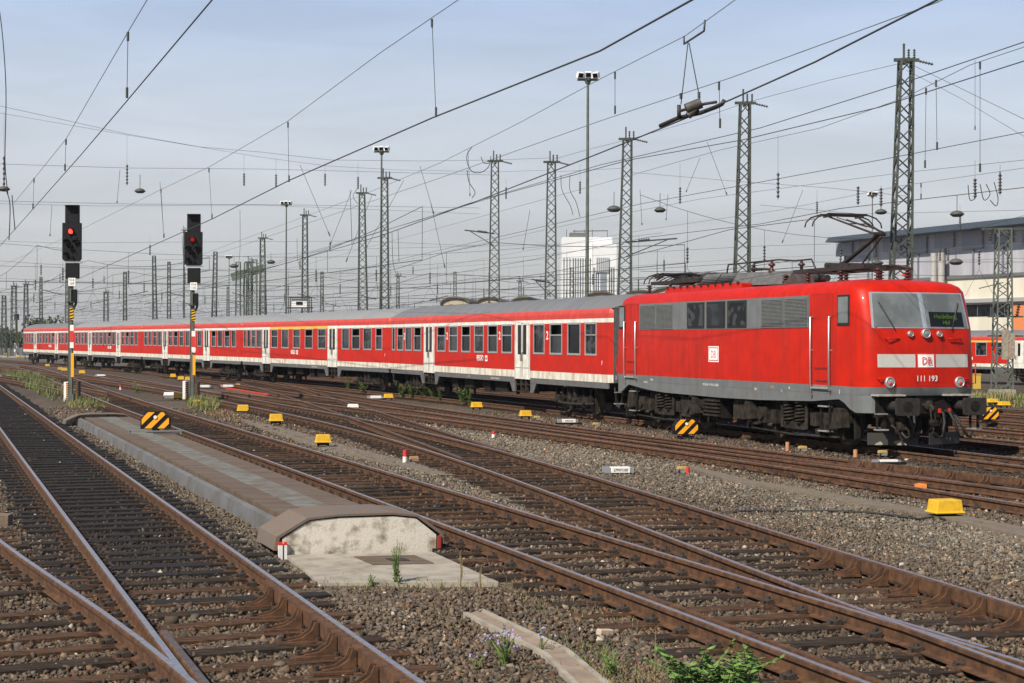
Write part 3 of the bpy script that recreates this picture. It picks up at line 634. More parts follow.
        if sgx > 0:
            g = MB(); fpatch(g, .16, 1.12, 2.86, 3.2, .0205, 0, 8, 3); b_ = g.build('destination_display', mat('display_glass', (.008,.010,.009), .12, spec=.3), L); t_ = MB()
            x = FX(.6, 3.0)+.0235; uy = Vector((FX(.6,3.1)-FX(.6,2.9), 0, .2)).normalized(); ux = Vector((FX(1.,3.)-FX(.2,3.), .8, 0)).normalized()
            text_mb(t_, 'Heidelberg', (FX(.62,3.05)+.03, .62, 3.05), ux, uy, .15, 0, bold=.004); text_mb(t_, 'Hbf', (FX(.62,2.91)+.03, .62, 2.91), ux, uy, .14, 0, bold=.004); t_.build('display_text', M_LED, b_)
        for a, b in ((-1.0, 1), (1.0, -1)):
            wp = MB(); p0 = Vector((FX(a*.75, 2.84)+.05, a*.75, 2.78)); p1 = Vector((FX(a*1.05, 3.4)+.03, a*1.05, 3.42)); wp.tube([p0-Vector((.06,0,0)), p0, p1], .012, 5); wp.bar(p0+(p1-p0)*.3, p1, .02, .03, 0); put(wp).build('wiper', M_BLACK, L)
        bd = MB(); 
        for a, b in ((-1.19, -.27), (.27, 1.19)): bd = MB(); fpatch(bd, a, b, 1.925, 2.225, .004, 0, 12, 1); put(bd).build('white_band', mat('speckled_white', (.47,.455,.42), .65, 0, col2=(.31,.295,.27), vscale=60, thr=(.3,.5)), L)
        em = MB(); fpatch(em, -.24, .24, 1.90, 2.25, .006, 1, 2, 1); fpatch(em, -.21, .21, 1.93, 2.22, .009, 0, 2, 1)
        text_mb(em, 'DB', (FX(0,2.05)+.0195, 0, 1.99), (0,1,0), (0,0,1), .25, 1, squash=.82, bold=.0); put(em).build('railway_emblem', [M_LETW, M_LETR], L)
        nm = MB(); text_mb(nm, '111 193', (FX(0,1.68)+.006, 0, 1.61), (0,1,0), (0,0,1), .185, 0, squash=.95, bold=.006); put(nm).build('running_number', M_LETW, L)
        def lamp(y, z, r, red):
            x = FX(y, z); l = MB(); l.lathe((x-.04, y, z), [(0,.0),(r*1.25,0),(r*1.25,.09),(r*1.1,.11),(r,.10),(r,.085)], 16, 0, (1,0,0)); lo = put(l).build('headlight', M_ALU, L)
            g = MB(); g.lathe((x-.04, y, z), [(r,.088),(r*.6,.102),(0,.106)], 14, 0, (1,0,0)); put(g).build('lens', mat('lamp_lens', (.28,.28,.27), .06, .3) if not red else mat('lamp_lens_dull', (.35,.33,.33), .1, .3), lo)
            if red: g = MB(); g.lathe((x+.065, y+.012*0, z-.035), [(r*.42,0),(r*.3,.012),(0,.016)], 10, 0, (1,0,0)); put(g).build('tail_lens', mat('tail_red', (.55,.02,.03), .2), lo)
        lamp(-.92, 1.585, .10, True); lamp(.92, 1.585, .10, True); lamp(0, 2.70, .088, False); lamp(-.38, 2.69, .055, False); lamp(.38, 2.69, .055, False)
        hd = MB()
        for a in (-.82, .82):
            x = FX(a, 2.58); hd.tube([(x, a-.17, 2.58), (x+.07, a-.17, 2.58), (x+.07-.03, a+.17, 2.58), (x-.05, a+.17, 2.58)], .016, 5)
        for a in (-1.1, 1.12):
            x = FX(a, 1.66); hd.tube([(x, a-.1, 1.66), (x+.06, a-.1, 1.66), (x+.03, a+.1, 1.66), (x-.05, a+.1, 1.66)], .016, 5)
        x = FX(1.3, 1.8); hd.tube([(x-.1, 1.36, 1.55), (x+.04, 1.4, 1.55), (x+.04, 1.4, 2.0), (x-.1, 1.36, 2.0)], .016, 5)
        put(hd).build('grab_handle', M_RED, L)
        # buffer beam recess, buffers, coupling, hoses, plough
        bb_ = MB(); bb_.bb(-1.0, -.80, -1.22, 1.22, .78, 1.30, 0)
        for a in (-.87, .87): bb_.bb(-.86, -.76, a-.25, a+.25, .80, 1.29, 0)
        bb_.bb(-.86, -.74, -.22, .22, .86, 1.25, 0); put(bb_).build('buffer_beam', M_IRON, L)
        for a in (-.9, .9):
            st = MB(); st.bb(-.86, -.52, a-.42, a+.28, 1.275, 1.31, 0); put(st).build('buffer_step', mat('worn_step', (.4,.37,.32), .7, .2, var=.3), L)
        for a in (-.875, .875):
            b_ = MB(); b_.cyl((-.8, a, 1.05), (-.42, a, 1.05), .13, .11, 12, 0); b_.cyl((-.42, a, 1.05), (-.06, a, 1.05), .085, n=12, m=0)
            pl = [(y_*.30, z_*.195) for y_, z_ in ((-1,-.85),(-.88,-1),(.88,-1),(1,-.85),(1,.85),(.88,1),(-.88,1),(-1,.85))]
            b_.prism([(-.07, a+p, 1.05+q) for p, q in pl], (.05, 0, 0), 0); b_.cyl((-.022, a, 1.05), (-.012, a, 1.05), .15, .05, 16, 1); put(b_).build('buffer', [M_BLACK, M_IRON], L)
        cp = MB(); cp.tube([(-.8,0,1.05),(-.45,0,1.05),(-.38,.0,1.0),(-.4,0,.9)], [.06,.05,.05,.03], 8); cp.lathe((-.55,0,1.05), [(.12,0),(.12,.05),(0,.06)], 10, 0, (1,0,0))
        for a in (-.05, .05): cp.tube([(-.42,a,1.0),(-.36,a,.75),(-.36,a,.62)], .02, 6)
        cp.cyl((-.36,-.1,.62),(-.36,.1,.62), .04, n=8); cp.cyl((-.36,0,.62),(-.37,0,.42), .028, n=8); cp.box((-.36,0,.7), (.1,.18,.08)); cp.bar((-.36,.0,.62), (-.33,-.22,.42), .03, .05); put(cp).build('coupling_hook', M_IRONL, L)
        hs = MB()
        for a, zz, b in ((.42,.8,.3),(.58,.82,.75),(-.36,.8,-.5),(-.55,.8,-.42),(.75,.72,.98)):
            hs.tube([(-.8,a,zz+.1),(-.6,a,zz+.08),(-.48,a+(b-a)*.4,zz-.15),(-.46,b,.35),(-.52,b+.12*(1 if b > a else -1),.33),(-.58,b+.2*(1 if b > a else -1),.45)], .032, 7)
        put(hs).build('brake_hose', M_RUBBER, L)
        ck = MB()
        for a in (.36,.62,-.42): ck.box((-.66, a, .93), (.05,.05,.1), 0)
        put(ck).build('hose_cock', M_REDP, L)
        jb = MB(); jb.bb(-.95,-.7,-1.02,-.82,.55,.78,0); jb.bb(-.85,-.6,-.7,-.52,.5,.75,0); jb.tube([(-.7,-.6,.6),(-.52,-.55,.5),(-.5,-.5,.28)],.03,6,0); jb.bar((-.7,-.75,.5),(-.55,-.75,.3),.05,.05); jb.tube([(-.6,-.95,.62),(-.5,-.9,.55),(-.5,-.85,.35)],.025,6); put(jb).build('junction_box', M_IRONL, L)
        for a in (-1.2, 1.25):
            fs = MB()
            for q in (-.1, .1): fs.bar((-.62, a+q, .9), (-.62, a+q, .52), .04, .05)
            fs.bb(-.72,-.5,a-.13,a+.13,.5,.53,1); fs.bb(-.70,-.52,a-.12,a+.12,.86,.885,1); put(fs).build('shunter_step', [M_IRON, M_ALU], L)
        pg = MB()
        for s_ in (-1, 1): pg.prism([(-1.15, s_*1.22, .14), (-.75, s_*.15, .14), (-.75, s_*.15, .42), (-1.15, s_*1.22, .42)], (-.03, 0, 0), 0)
        pg.bb(-1.6,-.8,-.6,-.5,.3,.8,1); pg.bb(-1.6,-.8,.5,.6,.3,.8,1)
        put(pg).build('rail_guard', [mat('chipped_guard', (.035,.033,.03), .6, 0, col2=(.3,.27,.22), vscale=3.2, thr=(.36,.37), detail=2), M_BLACK], L)
    # bogies
    for bx in (-4.42, -12.33):
        bg = MB()
        for s_ in (-1, 1):
            y = s_*1.18
            bg.bb(bx-2.6, bx+2.6, y-.07, y+.07, .62, .82, 0)
            for q in (-1.7, 1.7):
                bg.box((bx+q, y+s_*.07, .62), (.42,.22,.40), 1); bg.cyl((bx+q, y+s_*.1, .62), (bx+q, y+s_*.24, .62), .15, .12, 12, 1)
                for e in (-.42, .42):
                    bg.bar((bx+q+e, y+s_*.05, .42), (bx+q+e*1.2, y+s_*.05, .75), .12, .14, 1)
                    bg.lathe((bx+q+e, y+s_*.1, .34), [(0,0),(.13,0),(.13,.06),(.05,.09)], 10, 1)
                bg.bar((bx+q-.75, y+s_*.1, .75), (bx+q-.6, y+s_*.1, .22), .09, .1, 1); bg.bar((bx+q+.75, y+s_*.1, .75), (bx+q+.62, y+s_*.1, .22), .09, .1, 1)
                bg.box((bx+q-.66, y-.05*s_, .4), (.1,.2,.34), 0); bg.box((bx+q+.66, y-.05*s_, .4), (.1,.2,.34), 0)
            bg.bb(bx-.55, bx+.55, y-.02*s_, y+.16*s_, .34, .50, 1)
            for q in (-.62,.62): bg.cyl((bx+q, y+s_*.16, .36), (bx+q, y+s_*.16, 1.02), .05, n=8, m=1)
            bg.box((bx+1.05, y+s_*.14, .62), (.3,.16,.3), 1); bg.box((bx-1.0, y+s_*.14, .6), (.26,.18,.34), 1)
            bg.bar((bx-2.7, y, .75), (bx-2.75, y, .25), .12, .1, 0); bg.bar((bx+2.7, y, .75), (bx+2.75, y, .25), .12, .1, 0)
            bg.tube([(bx-2.2,y+s_*.16,.25),(bx,y+s_*.18,.2),(bx+2.2,y+s_*.16,.25)], .03, 6, 1)
            for q in (-2.3, 2.3): bg.prism([(bx+q-.28, y+s_*.1, .45),(bx+q+.28, y+s_*.1, .5),(bx+q+.2, y+s_*.1, .92),(bx+q-.1, y+s_*.1, .95)], (0, s_*.22, 0), 1)
        bg.bb(bx-.5, bx+.5, -1.1, 1.1, .45, .85, 0)
        B = bg.build('bogie', [M_IRON, M_IRONL], L)
        for s_ in (-1, 1):
            for q in (-.3, .3):
                sp = MB(); pts = []
                for i in range(61): a = i/60*6*2*PI; pts.append((bx+q+.13*math.cos(a), s_*1.32+.13*math.sin(a), .5+.52*i/60))
                sp.tube(pts, .027, 5); sp.build('coil_spring', M_IRONL, B)
            for q in (-1.7, 1.7):
                wh = MB(); wh.lathe((bx+q, s_*.72, .625), [(.1,0),(.52,.0),(.55,.02),(.6,.02),(.65,-.03*s_),(.65,-.03*s_),(.625,.0),(.625,.11),(.54,.11),(.5,.07),(.12,.09),(.12,.14),(0,.14)], 28, 0, (0, s_, 0)); wh.build('wheel', M_TYRE, B)
    ub = MB()
    for s_ in (-1, 1):
        y = s_*1.2
        ub.bb(-9.35,-8.5,y-.2,y+.22,.42,.95,0); ub.bb(-11.2,-10.55,y-.15,y+.2,.35,.92,1); ub.bb(-7.8,-7.15,y-.15,y+.18,.45,.98,1); ub.box((-6.85,y,.72),(.3,.3,.5),0); ub.bb(-10.45,-10.0,y-.1,y+.15,.5,.95,1)
        for k in range(5): ub.bb(-9.38,-8.47,y+s_*.22,y+s_*.3,.46+k*.1,.51+k*.1,1)
        ub.cyl((-9.85,y+s_*.05,.75),(-9.5,y+s_*.05,.75),.2,n=14,m=0)
        ub.tube([(-11.3,y,.5),(-10.9,y+s_*.1,.3),(-10.4,y,.5)], .04, 6, 1)
    ub.bb(-11.2,-6.6,-1.0,1.0,.45,1.2,2); ub.build('underframe_equipment', [M_IRON, M_IRONL, M_DARK], L)
    ub = MB(); ub.bb(-16.0,-.9,-1.3,1.3,1.0,1.28,0); ub.build('underframe', M_DARK, L)
    # roof gear
    rh = MB(); pr = [(-13.3,3.96),(-13.3,4.07),(-13.05,4.11),(-8.4,4.11),(-8.2,4.07),(-8.2,3.96)]
    rh.prism([(x, -.92, z) for x, z in pr], (0, 1.84, 0)); 
    for k in range(11): rh.box((-13.1+k*.47, -.93, 4.1), (.09,.06,.07), 1)
    rh.build('roof_hatch', [M_RED, M_RUBBER], L)
    eq = MB(); eq.prism([(-12.1,-.55,4.1),(-6.4,-.55,4.05),(-6.4,-.35,4.4),(-11.4,-.35,4.44)], (0,0,0.001)) if False else None
    eq.prism([(-12.1,-.62,4.11),(-6.3,-.62,4.0),(-6.3,-.38,4.36),(-11.5,-.38,4.46)], (0, 1.0, 0)); rb = eq.build('roof_resistor_housing', mat('roof_grey', (.115,.115,.11), .6, .1, var=.3), L)
    g = MB()
    for k in range(7):
        x0 = -11.75+.04*k; z = 4.13+.043*k; g.bar((x0, -.635+.038*k, z), (-9.5, -.635+.038*k, z-.02), .02, .022)
    g.bar((-10.6,-.63,4.13),(-10.5,-.4,4.42),.04,.02); g.build('grille', M_DARK, rb)
    ins = [(-15.35,-.55),(-13.75,-.55),(-13.75,.55),(-15.35,.55),(-9.3,0),(-7.55,-.35),(-7.1,.3),(-6.4,-.55),(-6.4,.55),(-3.55,-.55),(-3.55,.55),(-5.2,-.55),(-2.1,-.4),(-2.1,.4),(-5.2,.55)]
    for x, y in ins:
        i = MB(); z0 = 3.97; z1 = 4.26
        if x in (-9.3,): z0, z1 = 4.4, 4.66
        if x in (-7.55,-7.1): z1 = 4.66
        i.insulator((x, y, z0), (x, y, z1), .1, 10, 4); i.build('insulator', M_INS, L)
    br = MB(); br.tube([(-11.0,0,4.45),(-10.9,0,4.72),(-7.8,0,4.72),(-7.1,.1,4.66),(-6.2,.1,4.66),(-5.8,0,4.4)], .025, 6); br.tube([(-9.3,0,4.68),(-7.55,-.35,4.68)], .02, 6); br.tube([(-8.8,-.3,4.5),(-7.6,-.35,4.45)], .04, 6)
    for x in (-12.0,-6.0): br.cyl((x-.3,.3,4.15),(x+.3,.3,4.15),.09,n=10)
    br.build('roof_busbar', M_BLACK, L)
    for k in range(9):
        pass
    def panto(x0, up):
        P = empty('pantograph'); P.parent = L; base = MB()
        for y in (-.55,.55): base.bar((x0-1.75,y,4.3),(x0+1.75,y,4.3),.09,.1)
        for x in (-1.75,-.5,.6,1.75): base.bar((x0+x,-.55,4.3),(x0+x,.55,4.3),.09,.09)
        base.box((x0-.15,0,4.38),(1.1,.5,.14)); base.box((x0+.9,-.15,4.36),(.6,.3,.1)); base.cyl((x0-.6,-.3,4.42),(x0-.6,.3,4.42),.08,n=10); base.tube([(x0+1.7,0,4.33),(x0+2.3,0,4.3),(x0+2.6,.2,4.22)],.03,6); base.build('pantograph_base', M_BLACK, P)
        if up: el = Vector((x0+1.45,0,5.10)); hd = Vector((x0-.25,0,5.66))
        else: el = Vector((x0+1.5,0,4.47)); hd = Vector((x0-1.2,0,4.56))
        ar = MB(); a0 = Vector((x0-.35,0,4.42)); ar.cyl(a0, el, .065, .05, 10); ar.cyl(el+Vector((.12,.0,-.06)), (x0+.6,.0,4.38), .022, n=6); ar.cyl(el-Vector((0,.16,0)), el+Vector((0,.16,0)), .05, n=8); ar.build('lower_arm', M_BLACK, P)
        ua = MB()
        for s_ in (-1, 1): ua.cyl(el+Vector((0,s_*.13,0)), hd+Vector((0,s_*.42,-.03)), .03, .022, 8); ua.cyl(el+Vector((-.5,s_*.05,.2 if up else .02)), hd+Vector((.2,s_*.3,-.06)), .012, n=6)
        ua.cyl(el+(hd-el)*.55-Vector((0,.28,0)), el+(hd-el)*.55+Vector((0,.28,0)), .014, n=6); ua.cyl(el+Vector((.1,.05,.05)), hd+Vector((.15,0,-.1)), .014, n=6); ua.build('upper_arm', M_BLACK, P)
        he = MB()
        for q in (-.19,.19):
            he.tube([(hd.x+q,-.98,hd.z-.30),(hd.x+q,-.95,hd.z-.18),(hd.x+q,-.82,hd.z-.06),(hd.x+q,-.6,hd.z+.01),(hd.x+q,.6,hd.z+.01),(hd.x+q,.82,hd.z-.06),(hd.x+q,.95,hd.z-.18),(hd.x+q,.98,hd.z-.30)], .02, 6)
            he.bar((hd.x+q,-.55,hd.z+.03),(hd.x+q,.55,hd.z+.03),.05,.04)
        for y in (-.45,.45): he.bar((hd.x-.2,y,hd.z-.03),(hd.x+.2,y,hd.z-.03),.03,.04)
        he.build('collector_head', M_BLACK, P)
        if not up:
            lk = MB()
            for k in range(7): lk.tube([(x0-1.3+.42*k, -.5, 4.36), (x0-1.2+.42*k, -.2+.06*k, 4.52-.01*k), (x0-1.0+.42*k, .45, 4.40)], .018, 5)
            for s_ in (-1, 1): lk.tube([(x0-1.5, s_*.5, 4.4), (x0-.9, s_*.46, 4.56), (x0+.6, s_*.3, 4.54), (x0+1.5, s_*.16, 4.42)], .03, 6); lk.box((x0+.2, s_*.3, 4.42), (.35, .16, .14))
            lk.build('linkage', M_BLACK, P)
    panto(-4.15, True); panto(-13.4, False)
    ho = MB(); ho.lathe((-2.15,.5,4.1), [(.02,-.2),(.03,-.1),(.075,.0),(.075,.02),(.03,.0)], 12, 0, (.8,.5,0)); ho.cyl((-2.25,.45,3.9),(-2.25,.45,4.1),.025,n=6); ho.build('horn', M_REDP, L)
    return L
loco = build_loco()
# ------------------------------------------------------------------ passenger coaches
def side_grid(mb, y, sg, xs, zs, holes, matrow, depth=.05):
    """side wall split at xs/zs; cells inside a hole are left out and get reveals"""
    for i in range(len(xs)-1):
        for j in range(len(zs)-1):
            xm = (xs[i]+xs[i+1])/2; zm = (zs[j]+zs[j+1])/2
            if any(h[0] < xm < h[1] and h[2] < zm < h[3] for h in holes): continue
            mb.quad((xs[i],y,zs[j]),(xs[i+1],y,zs[j]),(xs[i+1],y,zs[j+1]),(xs[i],y,zs[j+1]), matrow(zm, xm))
    for x0, x1, z0, z1 in holes:
        yi = y - sg*depth
        for a, b in (((x0,z0),(x1,z0)),((x1,z0),(x1,z1)),((x1,z1),(x0,z1)),((x0,z1),(x0,z0))):
            mb.quad((a[0],y,a[1]),(b[0],y,b[1]),(b[0],yi,b[1]),(a[0],yi,a[1]), 4)
def build_coach(P, th, label, wins, doors, x0=.22, x1=-25.95, yellow=None, pale=False, twos=(), opened=(), emblem=None, ms=None, z=ZT, detail=True, group='passenger coaches of the red train'):
    C = veh_empty('passenger_coach', P, th, label, 'train coach', group, z)
    W = 1.41; zs = [1.16,1.42,2.04,3.10,3.235,3.40]
    mats = [M_REDC, M_WHITE, M_BAND, M_SKIRT, M_DARK, M_REDT, M_YEL1]
    holes = [(a,b,2.04,3.10) for a,b in wins]; dh = [(c-.82,c+.82) for c in doors]
    xs = sorted(set([x0-.12,x1+.12] + [v for h in holes for v in h[:2]] + [v for d in dh for v in d] + ([yellow[0], yellow[1]] if yellow else [])))
    def mr(zm, xm):
        if zm < 1.42: return 2
        if zm < 3.10: return 0
        if zm < 3.235: return 6 if yellow and yellow[0] < xm < yellow[1] else 1
        return 5
    m = MB()
    for sg in (-1, 1):
        side_grid(m, sg*W, sg, xs, zs, holes if sg < 0 else [], mr)
        # corners
        for (xa, xb) in ((x0-.12, x0), (x1+.12, x1)):
            for j in range(5): m.quad((xa,sg*W,zs[j]),(xb,sg*(W-.12),zs[j]),(xb,sg*(W-.12),zs[j+1]),(xa,sg*W,zs[j+1]), mr((zs[j]+zs[j+1])/2, xb))
        # eaves curve in red
        prof = [(W,3.40),(W-.02,3.47),(W-.07,3.55)]
        for (a, za), (b, zb_) in zip(prof[:-1], prof[1:]): 
            m.add([(x0-.12,sg*a,za),(x1+.12,sg*a,za),(x1+.12,sg*b,zb_),(x0-.12,sg*b,zb_)], [(0,1,2,3)], 5, True)
            for xa, xb in ((x0-.12, x0), (x1+.12, x1)): m.quad((xa,sg*a,za),(xb,sg*(a-.12),za),(xb,sg*(b-.12),zb_),(xa,sg*b,zb_), 5)
    for xe in (x0, x1): m.quad((xe,-W+.12,1.16),(xe,W-.12,1.16),(xe,W-.12,3.57),(xe,-W+.12,3.57), 3)
    m.quad((x0,-W+.05,1.17),(x1,-W+.05,1.17),(x1,W-.05,1.17),(x0,W-.05,1.17), 3)
    body = m.build('body', mats, C)
    # roof
    r = MB(); pr = [(W-.07,3.55),(W-.2,3.70),(W-.45,3.85),(.65,3.97),(.3,4.035),(0,4.05)]; pr = pr + [(-a,b) for a,b in pr[::-1][1:]]
    ends = [(x0,.0,.0),(x0-.35,1,.02)]; n = len(pr); rings = []
    for xx, k in ((x0+.01,.0),(x0-.12,.55),(x0-.45,.9),(x0-1.0,1),((x0+x1)/2,1),(x1+1.0,1),(x1+.45,.9),(x1+.12,.55),(x1-.01,.0)): rings.append([(xx, a, 3.55+(b-3.55)*(.35+.65*k)) for a, b in pr])
    V = [p for q in rings for p in q]; r.add(V, [(i*n+k, i*n+k+1, (i+1)*n+k+1, (i+1)*n+k) for i in range(len(rings)-1) for k in range(n-1)], 0, True)
    r.add(rings[0], [tuple(range(n))], 0); r.add(rings[-1], [tuple(range(n))], 0)
    for k in range(1, 26):   # welded seams
        xx = x0 - k*(x0-x1)/26; r.add([(xx-.012, a*1.002, b+.006) for a, b in pr] + [(xx+.012, a*1.002, b+.006) for a, b in pr], [(q, q+1, n+q+1, n+q) for q in range(n-1)], 0, True)
    ro = r.build('roof', M_ROOFL if pale else M_ROOF, C)
    for k in range(9):
        v = MB(); xx = x0-1.5-k*(x0-x1-3)/8; v.lathe((xx, .3, 4.0), [(.2,0),(.2,.03),(.12,.07),(0,.08)], 10, 0); v.build('roof_vent', M_ROOF, ro)
    # windows
    for i, (a, b) in enumerate(wins):
        f = MB(); y = -W; fr = .045; wdt = b-a
        f.bb(a-.02,a+fr,y-.014,y+.02,2.02,3.12); f.bb(b-fr,b+.02,y-.014,y+.02,2.02,3.12); f.bb(a+fr,b-fr,y-.014,y+.02,2.02,2.04+fr); f.bb(a+fr,b-fr,y-.014,y+.02,3.10-fr,3.12)
        op = i in opened
        if wdt > .6 and (op or (i*7+int(abs(P[0]))) % 2 == 0): f.bb(a+fr,b-fr,y-.006,y+.03,2.68,2.72)
        wo = f.build('window', M_ALU, C); g = MB(); g.quad((a,y+.035,2.04),(b,y+.035,2.04),(b,y+.035,2.70 if op else 3.10),(a,y+.035,2.70 if op else 3.10)); g.build('pane', (M_GLASS, M_GLASS2, M_GLASS3)[(i*5+int(abs(P[1])))%3], wo)
        if op: g = MB(); g.quad((a,y+.25,2.6),(b,y+.25,2.6),(b,y+.25,3.10),(a,y+.25,3.10)); g.quad((a,y+.04,2.70),(b,y+.04,2.70),(b,y+.25,2.70),(a,y+.25,2.70)); g.build('open_gap', M_DARK, wo)
    # doors
    for c in doors:
        for s_ in (-1, 1):
            d = MB(); xa, xb = (c-.80, c-.012) if s_ < 0 else (c+.012, c+.80); y = -W
            d.bb(xa, xb, y-.012, y+.02, 1.10, 3.20, 0)
            for q in (xa+.06, xb-.06): d.bb(q-.008, q+.008, y-.02, y-.012, 1.15, 3.15, 1)
            for zz in (1.5,): d.bb(xa+.1, xb-.1, y-.018, y-.012, zz, zz+.02, 1)
            do = d.build('door', [M_WHITE, M_SKIRT], C)
            g = MB(); xm = xa+.52 if s_ < 0 else xb-.52; wl = MB(); wl.bb(xm-.17,xm+.17,y-.018,y-.012,2.0,3.08,0); wf = wl.build('door_window', M_RUBBER, do, bevel=.05) if detail else None
            g.bb(xm-.13,xm+.13,y-.021,y-.018,2.05,3.03,0); g.build('door_glass', M_GLASS, do)
            h = MB(); hx = c+s_*.09; h.tube([(hx,y-.012,1.75),(hx,y-.05,1.78),(hx,y-.05,2.05),(hx,y-.012,2.08)], .014, 5); h.build('handle', M_IRON, do)
        for sg in (-1, 1):
            st = MB(); y = sg*W*.985
            for s_ in (-1, 1): st.prism([(c+s_*.80,y,1.16),(c+s_*1.55,y,1.16),(c+s_*1.1,y,.62),(c+s_*.80,y,.62)], (0,-sg*.05,0), 0)
            for zz in (.62,.88): st.bb(c-.85,c+.85,y-sg*.02,y-sg*.3,zz,zz+.035,1)
            st.bb(c-.85,c+.85,y-sg*.3,y-sg*.34,.6,1.16,2)
            for q in (-.25,.25): st.bb(c+q-.06,c+q+.06,y-sg*.02,y-sg*.2,.64,1.1,1)
            st.build('entrance_steps', [M_SKIRT, M_IRONL, M_DARK], C)
    sk = MB()
    for sg in (-1, 1):
        y = sg*(W-.01); xx = [x0-.15] + [v for d in sorted(doors, reverse=True) for v in (d+.8, d-.8)] + [x1+.15]
        for a, b in zip(xx[::2], xx[1::2]): sk.bb(b, a, y-sg*.04, y, .97, 1.165)
    sk.bb(x1+.2, x0-.2, -1.2, 1.2, 1.0, 1.16, 1); sk.build('skirt', [M_SKIRT, M_DARK], C)
    # interior: dark box with seat backs
    it = MB(); it.bb(x1+.2, x0-.2, -1.05, 1.3, 1.2, 3.5, 0); it.build('interior', M_DARK, C)
    le = MB(); ux = (1,0,0); y = -W-.003
    for x in twos: text_mb(le, '2', (x, y-.001, 2.55), ux, (0,0,1), .42, 0, bold=.02)
    ex = emblem if emblem is not None else (doors[0]+doors[-1])/2+2.2
    text_mb(le, 'REGIO', (ex-.2, y, 1.72), ux, (0,0,1), .30, 0, squash=.95, bold=.025)
    lo = MB(); lo.bb(ex+.42,ex+.70,y-.002,y,1.70,1.92,0); 
    if detail:
        text_mb(le, '50 80 22-34 170-2 Bnrz 451', (doors[0]-3.0 if doors[0] > -9 else doors[0]+3, -W+.006-.012, 1.03), ux, (0,0,1), .09, 0); text_mb(le, 'F', (x0-.65, y, 1.72), ux, (0,0,1), .2, 0)
        text_mb(le, '31,5 m', (doors[0]-6.2, -W-.008, 1.05), ux, (0,0,1), .08, 0)
        text_mb(lo, 'DB', (ex+.56, y-.004, 1.75), ux, (0,0,1), .17, 1, squash=.9, bold=.02)
    le.build('lettering', M_LETW, C); lo.build('railway_emblem', [M_LETW, M_LETR], C)
    # bogies, buffers, gangway, boxes
    for bx in (-3.6, -22.4):
        bg = MB()
        for sg in (-1, 1):
            y = sg*1.02
            bg.bb(bx-1.7,bx+1.7,y-.06,y+.06,.52,.68,0); bg.bb(bx-.5,bx+.5,y-.1,y+.14,.38,.56,1)
            for q in (-1.25,1.25):
                bg.box((bx+q,y+sg*.08,.47),(.36,.2,.3),1); bg.cyl((bx+q,y+sg*.1,.475),(bx+q,y+sg*.27,.475),.13,.1,10,1)
                for e in (-.3,.3): bg.cyl((bx+q+e,y+sg*.06,.5),(bx+q+e,y+sg*.06,.9),.085,n=8,m=0)
                bg.bar((bx+q-.55,y,.7),(bx+q-.6,y,.15),.08,.08,1); bg.bar((bx+q+.55,y,.7),(bx+q+.6,y,.15),.08,.08,1)
            bg.tube([(bx-1.9,y+sg*.16,.42),(bx-.6,y+sg*.2,.36),(bx+.6,y+sg*.2,.36),(bx+1.9,y+sg*.16,.42)],.05,6,1)
            for q in (-.25,.25): bg.cyl((bx+q,y+sg*.1,.5),(bx+q,y+sg*.1,.95),.11,n=8,m=1)
        bg.bb(bx-.4,bx+.4,-1,1,.4,.9,0); B = bg.build('bogie', [M_IRON, M_IRONL], C)
        for sg in (-1, 1):
            for q in (-1.25,1.25):
                wh = MB(); wh.lathe((bx+q,sg*.72,.475), [(.1,0),(.43,0),(.5,-.03),(.475,0),(.475,.12),(.4,.12),(.38,.07),(.1,.1),(0,.1)], 22, 0, (0,sg,0)); wh.build('wheel', M_TYRE, B)
    ub = MB()
    for a, b, c_, d_ in ((-10.2,-11.6,.55,1.0),(-12.2,-12.9,.5,1.0),(-14.2,-15.4,.6,1.0),(-16.3,-17.1,.55,1.0)): ub.bb(b,a,-1.15,-.3,c_,d_,0); ub.bb(b,a,.3,1.15,c_,d_,0)
    ub.cyl((-13.1,-.7,.75),(-13.9,-.7,.75),.22,n=12,m=1); ub.bar((-9.9,-.9,1.0),(-9.7,-.9,.5),.1,.1,1); ub.build('underframe_boxes', [M_IRON, M_IRONL], C)
    for xe, s_ in ((x0,1),(x1,-1)):
        en = MB()
        en.prism([(xe,-.7,1.2),(xe,.7,1.2),(xe,.7,3.45),(xe,-.7,3.45)], (s_*.16,0,0), 1)
        for a in (-.875,.875): en.cyl((xe-.1*s_,a,1.05),(xe+s_*.16,a,1.05),.1,n=10,m=0)
        en.tube([(xe-.1*s_,-.5,.95),(xe+s_*.1,-.52,.6),(xe+s_*.17,-.5,.35)], .035, 6, 1); en.tube([(xe-.1*s_,-1.2,1.0),(xe+s_*.1,-1.2,.55),(xe+s_*.15,-1.15,.3),(xe+s_*.18,-1.1,.6)], .03, 6, 1)
        en.build('end_gear', [M_IRON, M_RUBBER], C)
    return C
cp_ = [Vector((4.38,52.33))]
for t in CTH: cp_.append(cp_[-1] + 26.4*Vector((-math.sin(t), math.cos(t))))
W1 = [(-1.86,-.90),(-3.42,-2.28),(-5.08,-3.94),(-6.72,-5.62),(-10.12,-9.0),(-11.75,-10.63),(-13.4,-12.27),(-15.05,-13.92),(-16.7,-15.57),(-18.4,-17.25),(-21.9,-20.8),(-23.3,-22.25),(-24.65,-23.65),(-25.5,-25.05)]
build_coach(cp_[0], CTH[0], 'red coach directly behind the locomotive, dark grey roof, large numeral 2 beside windows', W1, (-7.88,-19.6), twos=(-5.35,-10.38,-17.0,-23.45), opened=(2,5,7,9,10,12), emblem=-12.5)
W2 = [(-1.2,-.5),(-2.6,-1.6),(-4.1,-3.05),(-5.6,-4.6),(-7.2,-6.15)] 
